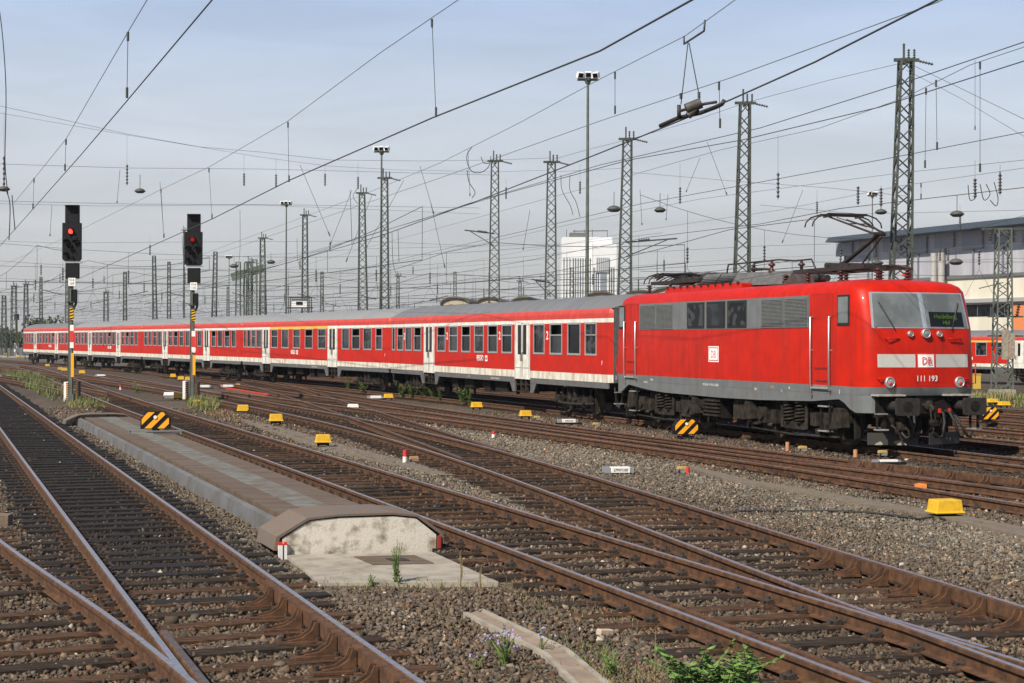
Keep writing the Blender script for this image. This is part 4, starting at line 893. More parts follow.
WS = [(-1.86,-.90),(-3.42,-2.28),(-5.0,-3.94),(-6.5,-5.5),(-9.95,-8.85),(-11.55,-10.45),(-13.1,-12.05),(-14.7,-13.6),(-16.3,-15.2),(-17.75,-16.7),(-20.9,-19.95),(-22.4,-21.35),(-23.8,-22.8),(-25.2,-24.25)]
WF = [(-1.7,-.8),(-3.5,-2.3),(-5.2,-4.0),(-6.75,-5.6),(-10.7,-9.35),(-13.0,-11.65),(-15.2,-13.9),(-17.4,-16.1),(-19.5,-18.2),(-22.6,-21.6),(-23.7,-22.85),(-24.7,-23.95),(-25.5,-24.95)]
build_coach(cp_[1], CTH[1], 'coach with a yellow stripe above its middle windows, second behind the locomotive', WF, (-8.3,-20.6), yellow=(-19.78,-9.12), pale=True, opened=(0,2,5), emblem=-15)
build_coach(cp_[2], CTH[2], 'third coach behind the locomotive, standing behind the right signal post', WS, (-7.7,-18.85), pale=True, opened=(1,3,8))
build_coach(cp_[3], CTH[3], 'fourth coach behind the locomotive, between the two signal posts', WS, (-7.7,-18.85), pale=True, opened=(2,5), detail=False)
build_coach(cp_[4], CTH[4], 'last coach of the red train, partly behind the left signal post', WS, (-7.7,-18.85), opened=(4,), detail=False)
# ------------------------------------------------------------------ the far red coach at the right
fp = Vector((42.35, 121.0))
WR = [(-1.6,-.6),(-3.2,-2.2),(-7.2,-6.0),(-9.55,-8.3),(-11.4,-10.1),(-13.3,-12.0),(-15.2,-13.9),(-20.4,-19.4),(-22.0,-21.0),(-23.6,-22.6)]
build_coach(fp, .45, 'red coach with a yellow stripe standing at the far right behind the lattice mast', WR, (-5.0,-17.8), yellow=(-16.9,-5.9), opened=(4,), detail=False, group=None, z=-.70, emblem=-10.6)
# ------------------------------------------------------------------ lattice masts
M_INSD = mat('dark_insulator', (.03,.026,.024), .35)
def nudge(px, py, Y):
    best = None
    for k in np.linspace(.95, 1.05, 21):
        q = gd(px, py, Y*k); o = float(offE(q.x, q.y)); e = abs((o % 4.5) - 2.25) if -3 < o < 26 else 0
        if best is None or e + abs(k-1) < best[0]: best = (e+abs(k-1), Y*k)
    return best[1]
def lattice_mb(mb, b, t, wb, wt, m=0, panels=None, leg=.066):
    b = Vector(b); t = Vector(t); H = (t-b).length; n = panels or max(8, int(H/.6))
    def c(k, i): f = k/n; p = b+(t-b)*f; w = wb+(wt-wb)*f; sx, sy = ((-1,-1),(1,-1),(1,1),(-1,1))[i]; return p + Vector((sx*w/2, sy*w/2, 0))
    for i in range(4): mb.bar(c(0, i), c(n, i), leg*1.5, leg*1.5, m)
    for k in range(n):
        for i in range(4):
            j = (i+1) % 4; a, d = (c(k, i), c(k+1, j)) if k % 2 == 0 else (c(k, j), c(k+1, i)); mb.bar(a, d, leg, leg*.8, m)
    for i in range(4): mb.bar(c(n, i), c(n, (i+1) % 4), leg*1.4, leg*1.4, m)
MASTS = []
def mast(xt, yt, xb, Y, wb, wt, label, arms=(), top=True, yb=325, group='lattice masts behind the train'):
    Y = nudge(xb, yb, Y); p = gd(xb, yb, Y); t = gd(xt, yt, Y); lean = (t.x-p.x)/(t.z-p.z); z0 = gz(p.x, Y)-.1
    b = Vector((p.x-lean*(p.z-z0), Y, z0)); R_ = empty('lattice_mast', b, 0, label, 'lattice mast', group)
    m = MB(); lattice_mb(m, (0,0,0), t-b, wb, wt); m.build('tower', M_MAST, R_); m = MB(); m.box((0,0,.1), (wb+.6, wb+.6, .5)); m.build('concrete_foot', M_CONC, R_)
    if top:
        m = MB(); q = t-b; m.bar(q+Vector((-.55,0,0)), q+Vector((.6,0,0)), .16, .14); m.bar(q+Vector((0,-.5,-.1)), q+Vector((0,.5,-.1)), .12, .1); m.bar(q+Vector((-.1,0,0)), q+Vector((-.1,0,.75)), .09)
        m.build('cross_arm', M_MAST, R_)
        for dx in (.12, .38): i = MB(); i.insulator(q+Vector((dx,0,.07)), q+Vector((dx,0,.5)), .075, 8, 4); i.build('insulator', M_INSD, R_)
        i = MB(); i.insulator(q+Vector((.6,0,-.05)), q+Vector((1.25,.0,-.2)), .075, 8, 5); i.build('insulator', M_INSD, R_)
    for za, L, sd_ in arms:
        f = (za-b.z)/(t.z-b.z); q = (t-b)*f; m = MB(); m.bar(q, q+Vector((L,0,.25)), .09, .09); m.bar(q+Vector((0,0,-.9)), q+Vector((L*.8,0,.15)), .06); m.build('bracket_arm', M_MAST, R_)
        i = MB(); i.insulator(q+Vector((L*.25,0,.1)), q+Vector((L*.25+.7*(1 if L > 0 else -1),0,.18)), .11, 8, 5); i.build('insulator', M_INSD, R_)
    MASTS.append((t, b)); return R_
mast(906,60,899.5,71,1.0,.55,'tall lattice mast right above the locomotive cab, tallest of all the masts in view', [(4.6,1.9,1)])
mast(745,103,741,85,.95,.5,'lattice mast rising over the middle of the locomotive roof', [(5.2,-1.8,1)])
mast(627.5,139,624,100,.95,.5,'lattice mast just right of the white office tower', [(8.5,3.2,1)])
mast(551.5,162,550.5,113,.9,.5,'lattice mast at the left edge of the white office tower', [(6.3,-1.3,1)])
mast(495,161,494,118,.9,.5,'lattice mast left of the tall lamp mast, with looped cables at its top', [(10.2,-2.2,1),(2.9,-2,1)])
mast(384.5,178,384.5,127,.75,.45,'lattice mast touching the lamp mast above the middle coach, right one of a pair')
mast(362,193,363,140,.95,.45,'tapering lattice mast above the middle coach, left one of a pair')
mast(305,215,305,166,.75,.45,'slim lattice mast beside the small white signal cabin')
mast(262.5,238,263,195,.9,.5,'short lattice mast attached to the green gantry frame')
mast(215.5,252,214,210,.7,.4,'slim distant lattice mast just right of the right signal', top=False)
mast(154,256,155,240,.7,.4,'distant lattice mast between the two signals, the tallest there', top=False)
mast(125,272,125,262,.6,.4,'thin distant lattice mast midway between the signals', top=False)
mast(106,292,106,280,.9,.6,'very short distant mast with a wide head right of the left signal')
mast(14,286,14,250,.9,.6,'distant lattice mast near the left edge of the picture')
mast(4,296,4,270,.8,.5,'smallest distant lattice mast at the very left edge', top=False)
for k, (x, yt, Y, wb) in enumerate(((26,284,255,.8),(41,277,290,.6),(67,270,300,.6),(169,262,255,.6),(184,230,300,.25),(228,287,330,.6),(249,262,205,.8),(322,272,255,.6),(398,276,255,.6),(455,272,250,.6),(520,281,240,.6),(572,268,190,.6))):
    mast(x, yt, x, Y, wb, wb*.6, ('very distant mast first from the left edge','very distant mast second from the left edge','thin distant mast just left of the left signal','distant mast just left of the right signal','tall thin distant pole touching the right signal','short distant mast right of the right signal','distant lattice mast behind the gantry posts','distant mast right of the white cabin','distant mast right of the middle pair of masts','distant mast left of the mast with looped cables','short distant mast between the looped cable mast and the tower','distant mast at the left side of the white tower')[k], top=k % 2 == 0, group='far lattice masts on the horizon')
# the mast that stands on the grass at the right
b = gp(1002, 391, -.62); R_ = empty('lattice_mast', b, 0, 'green lattice mast standing in the grass at the far right with a sheet metal plate', 'lattice mast')
m = MB(); lattice_mb(m, (0,0,0), (.05,0,10.0), 1.05, .75, leg=.06); m.build('tower', M_MASTL, R_); m = MB(); m.bar((-1.3,0,10.0),(1.5,0,10.05),.16,.14); m.bar((-.9,0,4.6),(1.3,0,4.6),.1); m.bar((-.9,0,3.4),(1.3,0,3.4),.1); m.build('cross_arm', M_MAST, R_)
for q in ((.9,0,4.65),(-.8,0,9.3),(1.3,0,9.2)): i = MB(); i.insulator(Vector(q), Vector(q)+Vector((.15,0,.8)), .13, 8, 5); i.build('insulator', M_INSD, R_)
m = MB(); m.box((.0,-.60,2.9),(.42,.04,1.9)); m.box((.42,-.64,2.8),(.36,.03,1.6)); m.build('sign_plate', mat('weathered_plate', (.3,.26,.2), .7, .1, var=.3), R_); m = MB(); m.box((0,0,-.05),(1.3,1.3,.3)); m.build('concrete_foot', M_CONC, R_)
# ------------------------------------------------------------------ floodlight masts
def lampmast(x, ytop, Y, label, r=.17, hw=1.6):
    p = gd(x, 300, Y); t = gd(x, ytop, Y); z0 = gz(p.x, Y)-.1; R_ = empty('floodlight_mast', (p.x, Y, z0), 0, label, 'floodlight mast', 'floodlight masts in the yard'); H = t.z-z0
    m = MB(); m.cyl((0,0,0),(0,0,H),r,r*.55,10); m.cyl((0,0,1.5),(0,0,2.6),r*1.15,r*1.1,10); m.build('pole', M_MASTL, R_)
    m = MB(); m.bar((-hw/2,0,H),(hw/2,0,H),.12); m.bar((0,-hw/3,H),(0,hw/3,H),.12); m.cyl((0,0,H-.3),(0,0,H+.1),r,r*2,10); m.build('head_frame', M_MASTL, R_)
    for dx, dy, rz in ((-hw*.38,-.3,.5),(0,-.5,0),(hw*.38,-.3,-.5),(-hw*.3,.4,2.6),(hw*.3,.4,-2.6)):
        f = MB(); f.box((dx,dy,H+.32),(.46,.3,.42),0,rz,0,.45); o = f.build('floodlight', M_PLASTW, R_); g = MB(); g.box((dx+math.sin(rz)*.16,dy-math.cos(rz)*.16,H+.27),(.36,.03,.3),0,rz,0,.45); g.build('lamp_glass', M_GLASS, o)
lampmast(587, 80, 122, 'tall floodlight mast in front of the white office tower, the largest one')
lampmast(381, 152, 170, 'floodlight mast above the middle coach beside a lattice mast')
lampmast(286, 205, 235, 'slim floodlight mast between the gantry and the white cabin')
lampmast(872, 196, 215, 'floodlight mast seen just right of the raised pantograph', r=.12, hw=1.2)
lampmast(229, 258, 330, 'tiny distant floodlight mast left of the green gantry', r=.12, hw=1.3)
# ------------------------------------------------------------------ green gantry with frames, cabin
Yg = 192; a = gd(234, 279, Yg); c_ = gd(262, 268, Yg*1.0); G_ = empty('gantry', (a.x, Yg, gz(a.x, Yg)), 0, 'green steel gantry of several posts under a plate girder', 'gantry'); w_ = c_.x-a.x; H = a.z-gz(a.x,Yg)
m = MB(); m.bar((-.3,0,H+.2),(w_+.2,0,H+1.3),.4,.95); m.build('girder', mat('gantry_green', (.10,.135,.10), .6, 0, var=.2), G_)
for k in range(4):
    m = MB(); x = .5+k*w_/3.4; lattice_mb(m, (x,.0,-.1),(x,.0,H+(1.5 if k else 2.0)+.4*k),.6,.5,leg=.05); m.build('post', M_MASTL, G_)
for z in (1.6, 4.4): m = MB(); m.bar((.3,0,z),(w_,0,z+.6),.25); m.build('brace', M_MAST, G_)
p = gd(300, 305, 160); H_ = empty('signal_cabin', (p.x, 160, gz(p.x,160)), 0, 'small white cabin with a brown frame on posts above the train roof', 'cabin'); z = p.z-gz(p.x,160)
m = MB(); m.bb(-.75,.75,-.6,.6,z-.3,z+.6); m.build('cabin_box', M_PLASTW, H_); m = MB()
for x in (-1.05,1.05):
    for y in (-.75,.75): m.bar((x,y,-.1),(x,y,z+.75),.08)
m.bb(-1.1,1.1,-.85,.85,z+.7,z+.76); m.bb(-1.2,1.2,-.8,.8,z-.32,z-.22); m.build('frame', M_MAST, H_); m = MB(); m.bb(-.3,.35,-.62,-.605,z+.0,z+.3); m.build('window', M_GLASS, H_)
# ------------------------------------------------------------------ buildings
def bld_hall():
    A = Vector((53.4, 262)); B = Vector((73.5, 214)); d = (B-A); Ln = d.length; d /= Ln; rz = math.atan2(d.y, d.x)
    h = empty('station_hall', (A.x, A.y, -.7), rz, 'large hall with grey translucent upper wall, dark blue roof edge and cream lower wall', 'hall')
    H = 19.6; Hm = 12.6; L2 = Ln+40
    m = MB(); m.bb(0,L2,0,60,0,Hm-.3); m.build('lower_wall', mat('cream_cladding', (.64,.60,.50), .7, 0, col2=(.55,.51,.42), vscale=.4, stretch=(1,1,.2)), h)
    m = MB(); m.bb(0,L2,.6,60,Hm,H-.4); m.build('translucent_wall', mat('lilac_grey_glazing', (.40,.40,.44), .45, 0, col2=(.32,.32,.36), vscale=.3, stretch=(1.5,1,.3)), h)
    k = 0
    for i in range(15):
        m = MB(); x = i*6.4; m.bb(x-.12,x+.12,.35,.58,Hm,H-.4); m.build('mullion', mat('mullion_grey', (.16,.16,.2), .6), h)
    m = MB(); m.prism([(-1.5,-2.4,H-.4),(L2,-2.4,H-.4),(L2,-2.4,H+.55),(-.5,-2.4,H+.35)],(0,62,0)); m.build('roof', mat('blue_roof_edge', (.05,.068,.095), .6, 0, var=.2), h)
    for i in range(14): m = MB(); m.bb(i*6.4-2.2,i*6.4+2.2,.2,.5,H-2.6-.5*(i%2),H-.45); m.build('panel', mat('eaves_shade_panel', (.22,.225,.27), .5), h)  # alternating panels, coloured darker to carry the shade under the eaves
    m = MB(); m.bb(0,L2,-.25,.0,Hm-.3,Hm+.15); m.build('ledge', mat('ledge_grey', (.12,.12,.12), .7), h)
    m = MB(); m.bb(22,40.6,-.06,-.005,6.8,8.5); m.build('window_band', M_GLASS, h)
    for i in range(7): m = MB(); m.bb(22+i*2.9,22.15+i*2.9,-.10,-.062,6.8,8.5); m.build('glazing_bar', M_SKIRT, h)
    m = MB(); m.bb(12,70,-.7,-.01,8.75,9.3); m.build('canopy', mat('canopy_grey', (.3,.3,.31), .6), h)
    m = MB(); m.bb(41,62,-.2,-.005,2.6,8.6); m.build('orange_panel', mat('orange_cladding', (.62,.2,.07), .7, var=.1), h)
    for x in (25.2, 26.9): m = MB(); m.cyl((x,-1.2,6.0),(x,-1.2,16.2),.5,n=18); m.build('flue', mat('galvanised', (.42,.41,.39), .5, .2, var=.2), h)
bld_hall()
def bld_tower():
    Y = 500; a = gd(562, 237, Y); b = gd(616, 240, Y); W_ = b.x-a.x; h = empty('office_tower', (a.x, Y, -1), 0, 'white office tower with dark vertical window strips rising behind the train', 'office tower'); H = a.z+1
    m = MB(); m.bb(0,W_*.93,0,14,0,H); m.bb(W_*.55,W_,-3.,11,0,H-2.2); m.build('wall', mat('white_tower_wall', (.66,.665,.67), .6, 0, var=.06, vscale=.2), h)
    for i in range(8): s_ = MB(); x = W_*(.2+.045*i); s_.bb(x,x+.34,-.06 if x < W_*.55 else -3.06,.0 if x < W_*.55 else -3.0,0,H-6.5); s_.build('window_strip', mat('strip_glass', (.06,.07,.09), .3), h)
    for i in range(3): s_ = MB(); x = W_*(.03+.055*i); s_.bb(x,x+.3,-.06,.0,0,H-6.5); s_.build('window_strip', MATS['strip_glass'], h)
    for x in (.575,.615,.655,.86,.90,.94): s_ = MB(); s_.bb(W_*x,W_*x+.36,-3.06,-3.0,0,H-9.5); s_.build('window_strip', MATS['strip_glass'], h)
    for k in range(9): s_ = MB(); s_.bb(0,W_*.55,-.03,-.002,k*3.4+1,k*3.4+1.12); s_.build('floor_joint', M_SKIRT, h)
    s_ = MB(); s_.bb(W_*.70,W_*.82,-3.1,-3.0,5,H-9.5); s_.build('stair_window', mat('stair_glass', (.2,.22,.25), .25), h)
    s_ = MB(); s_.bb(W_*.62,W_*.86,-3.4,-3.0,H-11,H-6.5); s_.build('window_bay', mat('bay_glass', (.13,.17,.24), .3), h)
    for i in range(7): s_ = MB(); s_.bb(W_*(.62+.036*i),W_*(.632+.036*i),-3.5,-3.41,H-11,H-6.5); s_.build('glazing_bar', M_PLASTW, h)
    s_ = MB(); s_.bb(2.5,W_*.5,2,9,H,H+1.5); s_.bar((W_*.2,3,H+2),(W_*.85,3,H+2.2),.3); s_.bar((W_*.85,3,H-2),(W_*.85,3,H+2.4),.2); s_.build('roof_plant', M_SKIRT, h)
    for x in (1.5,4,7,9.5): s_ = MB(); s_.cyl((x,3,H),(x,3,H+2.6),.12,n=6); s_.build('aerial', M_SKIRT, h)
bld_tower()
m_shed = mat('shed_render', (.40,.34,.25), .8, 0, var=.15, vscale=.6); m_sroof = mat('brown_shed_roof', (.13,.115,.095), .85, 0, var=.3, vscale=.8)
for i, (x, w, y, Y, lb) in enumerate(((455,28,296,205,'leftmost low tan shed with a curved roof peeping over the train'),(489,24,296,212,'low tan shed with a curved roof behind the left lattice mast of the middle group'),(525,30,296,205,'low tan shed with a curved roof between two lattice masts'),
        (601,34,291,190,'low tan shed with a curved roof below the white office tower'),(640,30,289,186,'low tan shed with a curved roof beside the lattice mast right of the tower'),(668,34,286,180,'largest tan shed with a curved roof left of the folded pantograph'),(700,30,288,186,'tan shed with a curved roof mostly hidden by the folded pantograph'))):
    p = gd(x, y, Y); z0 = gz(p.x, Y); W_ = w*Y/FPX; H = p.z-z0-.62; h = empty('shed', (p.x, Y, z0), -.12, lb, 'shed', 'curved roof sheds behind the train')
    n = 10; arc = [(-W_*.5*math.cos(PI*k/n), 0, H-W_*.16+W_*.26*math.sin(PI*k/n)) for k in range(n+1)]
    m = MB(); m.prism([(-W_*.5,0,0)]+arc+[(W_*.5,0,0)], (0,24,0)); m.build('wall', m_shed, h)
    m = MB(); arc2 = [(a*1.04, -.3, c+.02) for a, b_, c in arc]; arc3 = [(a*1.07, -.3, c+.22) for a, b_, c in arc]; m.prism(arc2+arc3[::-1], (0,24.6,0)); m.build('roof', m_sroof, h)
# trees at the horizon
def tree(x, y, H, R, label, seed):
    r = random.Random(seed); t = empty('broadleaf_tree', (x, y, -.9), 0, label, 'tree', 'distant trees along the yard edge'); m = MB(); m.cyl((0,0,0),(0,0,H*.5),.35,.15,8); 
    for k in range(5): a = r.uniform(0,6.28); m.cyl((0,0,H*.3+.05*H*k),(math.cos(a)*R*.6,math.sin(a)*R*.6,H*.6+.05*H*k),.12,.04,6)
    m.build('trunk', mat('bark', (.06,.045,.03), .9), t); c = MB()
    cl = [(r.gauss(0,R*.45), r.gauss(0,R*.45), H*.62+r.gauss(0,H*.15), r.uniform(.25,.5)*R) for _ in range(14)]
    for cx, cy, cz, cr_ in cl:
        for _ in range(90):
            v = Vector((r.gauss(0,1), r.gauss(0,1), r.gauss(0,1))).normalized()*cr_*r.uniform(.6,1.05); p = Vector((cx,cy,cz))+v; s = r.uniform(.2,.5); a = Vector((r.gauss(0,1),r.gauss(0,1),r.gauss(0,1))).normalized(); b_ = a.orthogonal().normalized()
            c.add([p-a*s, p-b_*s*.6, p+a*s, p+b_*s*.6], [(0,1,2,3)], r.randint(0,1))
    c.build('crown', [mat('leaf_dark', (.045,.065,.03), .8, 0, var=.2), mat('leaf_mid', (.07,.095,.045), .8, 0, var=.2)], t, fix=False)
for k, (px, y, Y, R, lb) in enumerate(((47,318,330,4.5,'round dark tree above the last coach roof'),(34,333,300,2,'small dark tree at the left end of the train'),(6,337,360,3.5,'broad dark tree at the left edge of the picture'))):
    p = gd(px, y, Y); tree(p.x, Y, p.z+2.2, R, lb, k)
r_ = random.Random(5)
c = MB()
for k in range(2600):
    a = r_.uniform(-.40,.40); Y = r_.uniform(520, 900); x = a*Y; z = abs(r_.gauss(0,2.2))*(.6+.5*math.sin(a*40)+.3*math.sin(a*97)); s = r_.uniform(1.5,4)
    n1 = Vector((r_.gauss(0,1), r_.gauss(0,1), r_.gauss(0,1))).normalized(); n2 = n1.orthogonal().normalized(); p = Vector((x, Y, z)); c.add([p-n1*s, p-n2*s*.7, p+n1*s, p+n2*s*.7], [(0,1,2,3)], k % 2)
tag(c.build('far_woodland', [mat('far_leaf', (.075,.085,.07), .9), mat('far_leaf_pale', (.10,.11,.095), .9)], fix=False), 'dark hazy belt of trees along the horizon behind the rail yard', 'woodland', kind='stuff')
# ------------------------------------------------------------------ overhead wires
def P3(pts, z): return [gp(x, y, z) if not isinstance(z, (list, tuple)) else gp(x, y, z[i]) for i, (x, y) in enumerate(pts)]
def spline(P, sag=0.):
    return P
def line(label, contact=None, zc=5.5, mess=None, zm=6.9, drops=(), rc=.008, rm=.006, extra=None, name='overhead_line'):
    o = empty(name, (0,0,0), 0, label, 'overhead line')
    if contact: m = MB(); m.tube(P3(contact, zc), rc, 6); m.build('contact_wire', M_WIRE, o)
    if mess: m = MB(); m.tube(P3(mess, zm), rm, 6); m.build('messenger_wire', M_WIREG, o)
    for (x0, y0), (x1, y1) in drops:
        a = gp(x0, y0, zm if not isinstance(zm, (list,tuple)) else zm[0]); b = gd(x1, y1, a.y); m = MB(); m.cyl(a, b, .005, n=5); m.cyl(a, a+Vector((0,0,-.12)), .018, n=6); m.cyl(b+Vector((0,0,.14)), b, .018, n=6); m.build('dropper', M_WIRE, o)
    return o
line('overhead line above the nearest left track, climbing steeply out of the top left corner', [(240,-33),(212,0),(126,102),(80,156),(25,218),(0,246)], 5.5, [(160,-28),(147,0),(128,32),(66,139),(33,180),(14,203)], 6.45, [((128,32),(127,98)),((66,139),(65,171)),((34,178),(33,209))])
line('overhead line of the middle track, crossing the sky from top centre towards the left signal', [(740,-28),(690,1),(600,51),(432,118),(290,180),(212,219),(60,287),(-60,330)], 5.5, [(500,-26),(458,0),(380,53),(288,121),(209,167),(160,190),(60,240),(-60,292)], 6.95, [((432,19),(436,117)),((288,122),(289,182)),((209,168),(212,219)),((161,189),(164,238))], rc=.0105)
line('overhead line above the turnout track from top right towards the lattice masts', [(985,-27),(937,0),(815,62),(730,100),(662,128),(600,153),(480,200),(380,236),(180,294),(20,328)], 5.5, [(778,-24),(735,0),(685,36),(600,79),(521,122),(440,163),(360,196),(160,270),(0,316)], 7.0, [((615,72),(615,114))], rc=.0105)
line('pale auxiliary wire meeting the thick contact wire at the top right', None, 0, [(985,-22),(938,2),(845,36),(730,78),(600,121),(440,178),(220,253),(20,312)], 6.2, [((719,82),(720,128))])
line('overhead line above the rusty track before the train, entering at the upper right edge', [(1060,30),(1024,42),(906,82),(760,128),(600,165),(470,203),(420,220),(200,284),(20,326)], 6.9, [(1060,28),(1024,47),(970,65),(906,97),(820,128),(720,150),(600,184),(300,266),(40,324)], 7.0, [((980,62),(980,172)),((936,80),(937,150)),((926,88),(925,168))])
line('overhead line of the first track beyond the train at the upper right', [(1060,48),(1024,61),(880,107),(742,140),(629,160),(500,195),(250,272),(30,325)], 6.2, None, 0, [((855,106),(856,188)),((882,110),(880,195))] and [])
line('double wire sloping gently behind the tall right mast', [(1060,126),(1024,132),(880,160),(766,181),(640,204),(520,232),(250,293),(30,331)], 6.6, [(1060,152),(1024,160),(900,173),(799,186),(700,199),(600,218),(300,283),(30,330)], 6.4)
line('contact wire touching the raised pantograph of the locomotive', [(1060,183),(1024,187.5),(940,197),(840,208.5),(760,224),(650,237),(520,262),(280,303),(40,333)], 5.4, [(1060,160),(1024,168),(900,186),(780,210),(650,229),(520,252),(280,296),(40,331)], 6.6, [((1000,172),(1000,190)),((921,183),(921,199))])
line('wires over the far tracks right of the hall mast', [(1060,262),(1024,262),(880,262),(760,262),(600,272)], 5.2, [(1060,240),(1024,243),(880,253),(760,258),(600,268)], 6.0)
# hanging section insulator
o = empty('section_insulator', (0,0,0), 0, 'black section insulator frame hung by two ropes under a wire at top right', 'section insulator')
a = gp(684, 35, 7.0); Yi = a.y; m = MB(); q0 = gd(684,36,Yi); q1 = gd(705,20,Yi-.6); m.tube([q0, gd(684,44,Yi), gd(704,31,Yi-.6), q1], .016, 6); m.build('suspension_yoke', M_WIRE, o)
y2 = gp(700,103,5.62).y; m = MB()
for x0, y0, x1, y1 in ((688,43,681,104),(689,43,700,100)): m.cyl(gd(x0,y0,(Yi+y2)/2), gd(x1,y1,y2), .008, n=5)
for x, yy in ((681,96),(699,95)): m.insulator(gd(x,yy-3,y2), gd(x,yy+3,y2), .03, 6, 3)
m.build('rope', M_WIRE, o); m = MB(); m.tube([gd(660,126,y2+.6), gd(678,118,y2+.3), gd(700,113,y2), gd(716,107,y2-.3), gd(722,104,y2-.35), gd(724.5,100,y2-.35)], .03, 6); m.tube([gd(679,118,y2+.2), gd(679,105,y2+.2)], .03, 6); m.tube([gd(680,111,y2), gd(704,104,y2), gd(716,102,y2-.3)], .022, 6)
m.build('runner', M_BLACK, o); m = MB(); m.cyl(gd(686,109,y2), gd(701,103,y2), .075, n=10); m.cyl(gd(688,116,y2), gd(697,108,y2), .05, n=8); m.build('insulator', mat('insulator_grey', (.06,.052,.045), .6, 0, var=.4), o)
# head spans across the tracks
def span(label, pts, Yl, Yr, hang=(), r=.011, low=None, name='head_span'):
    """a span wire in the vertical plane through (Yl at the left end, Yr at the right end); hang: (x, y0, y1) insulator strings"""
    o = empty(name, (0,0,0), 0, label, 'span wire'); x0, x1 = pts[0][0], pts[-1][0]
    D = lambda x: 1/((1/Yl)+(1/Yr-1/Yl)*(x-x0)/(x1-x0))
    m = MB(); m.tube([gd(x, y, D(x)) for x, y in pts], r, 5); m.build('span_wire', M_WIRE, o)
    if low: m = MB(); m.tube([gd(x, y, D(x)) for x, y in low], r*.8, 5); m.build('span_wire', M_WIRE, o)
    for x, y0, y1 in hang:
        a = gd(x, y0, D(x)); b = gd(x, y1, D(x)); L = a.z-b.z; m = MB(); m.cyl(a, b, .007, n=5); m.build('hanger', M_WIRE, o)
        m = MB(); m.insulator(b+Vector((0,0,max(.9, L*.42))), b+Vector((0,0,.08)), .085, 8, 6); m.build('insulator', M_INSD, o)
    return o
span('sagging head span across the left half of the sky, hung with six insulator strings', [(-30,100),(0,106),(60,119),(127,134),(200,147),(260,152),(330,160),(420,161),(494,160)], 97, 117, [(4,112,188),(127,135,186),(244,155,187),(276,158,188),(325,165,187),(358,162,190)], low=[(-30,107),(0,113),(127,135),(260,157),(327,166),(400,170),(494,172)])
span('straight cross wire below the sagging span in the left half', [(-30,163),(0,164),(127,168),(260,169),(380,172),(494,175)], 97, 117)
span('lower cross wire behind the heads of the two signals', [(-30,199),(0,201),(130,204),(300,205),(480,208)], 97, 117, low=[(-30,203),(100,206),(260,205),(480,214)])
span('cross wire running over the coaches between the signals and the gantry', [(-30,240),(60,243),(190,242),(362,241),(480,246)], 130, 140, [(150,236,256),(41,258,276),(200,235,262)])
span('short head span between the first and second lattice masts of the middle group', [(495,160),(551,158)], 117, 113, [(436,205,224)] and [(506,178,200)], low=[(495,172),(551,170)])
span('head span between the lattice masts either side of the office tower', [(551,160),(590,149),(627,140)], 113, 100, [(580,165,195)], low=[(551,172),(627,168)])
span('head span from the mast right of the tower to the mast over the locomotive', [(627,140),(690,122),(745,103)], 100, 85, [(680,163,205),(739,150,185)], low=[(627,172),(745,182)])
span('head span from the locomotive roof mast to the tall right mast', [(745,103),(830,80),(906,62)], 85, 71, [(778,135,200),(858,190,206),(881,185,208)], low=[(745,182),(830,188),(906,196)])
span('span wires leaving the tall right mast towards the right edge', [(906,62),(960,88),(1030,122)], 71, 66, [(975,160,200),(1000,165,196)], low=[(906,70),(960,98),(1030,140)])
span('faint far cross wire low behind the masts, left of the tower', [(100,262),(220,258),(360,249),(480,246),(560,244)], 150, 150, [(330,235,252),(300,255,270)])
span('far cross wire just above the train roofs', [(20,282),(160,285),(300,280),(440,268),(560,258)], 190, 170, [(60,262,283),(104,265,284),(413,255,275)])
span('far cross wire between the office tower and the pantograph', [(560,258),(650,252),(760,246),(830,244)], 130, 110, [(664,255,272),(685,258,275)])
span('cross wires before the cream hall at the right', [(905,236),(960,240),(1030,236)], 100, 92, [(960,205,232),(940,230,262),(948,232,262)], low=[(905,262),(1030,258)])
span('thin cross wire above the hall roof', [(760,205),(860,214),(1030,210)], 110, 100, [(817,190,215)])
def yard_line(d, y0, y1, label, seed):
    r = random.Random(seed); f = eoff(d); o = empty('overhead_line', (0,0,0), 0, label, 'overhead line'); ys = np.arange(y0, y1, 6.); sp_ = 58.; ph = r.uniform(0, sp_)
    zm = [5.35-.02*max(0,d)+ .55 + 1.5*(2*(((y+ph) % sp_)/sp_-.5))**2 for y in ys]; zig = [.3*math.sin(y/18.) for y in ys]
    m = MB(); m.tube([(float(f(y))+zg, y, 5.35-.02*max(0,d)) for y, zg in zip(ys, zig)], .014, 4); m.build('contact_wire', M_WIRE, o)
    m = MB(); m.tube([(float(f(y))+zg, y, z) for y, z, zg in zip(ys, zm, zig)], .013, 4); m.build('messenger_wire', M_WIRE, o)
    for k, (y, z, zg) in enumerate(zip(ys, zm, zig)):
        if k % 2 == 0: m = MB(); m.cyl((float(f(y))+zg, y, 5.35-.02*max(0,d)), (float(f(y))+zg, y, z), .010, n=4); m.build('dropper', M_WIRE, o)
for k, (d, y0, y1) in enumerate(((-14.6,75,250),(-9.9,70,250),(-4.6,60,250),(4.5,60,250),(9,60,250),(13.5,70,250),(18,80,250),(22.5,80,250),(28,95,260),(34,100,260),(41,110,260))):
    yard_line(d, y0, y1, ('far yard overhead line running left past the signals','far yard overhead line between the signals and the train','overhead line over the track along the near side of the coaches')[k] if k < 3 else 'overhead line over the %s track beyond the train' % ('first','second','third','fourth','fifth','sixth','seventh','eighth')[k-3], 50+k)
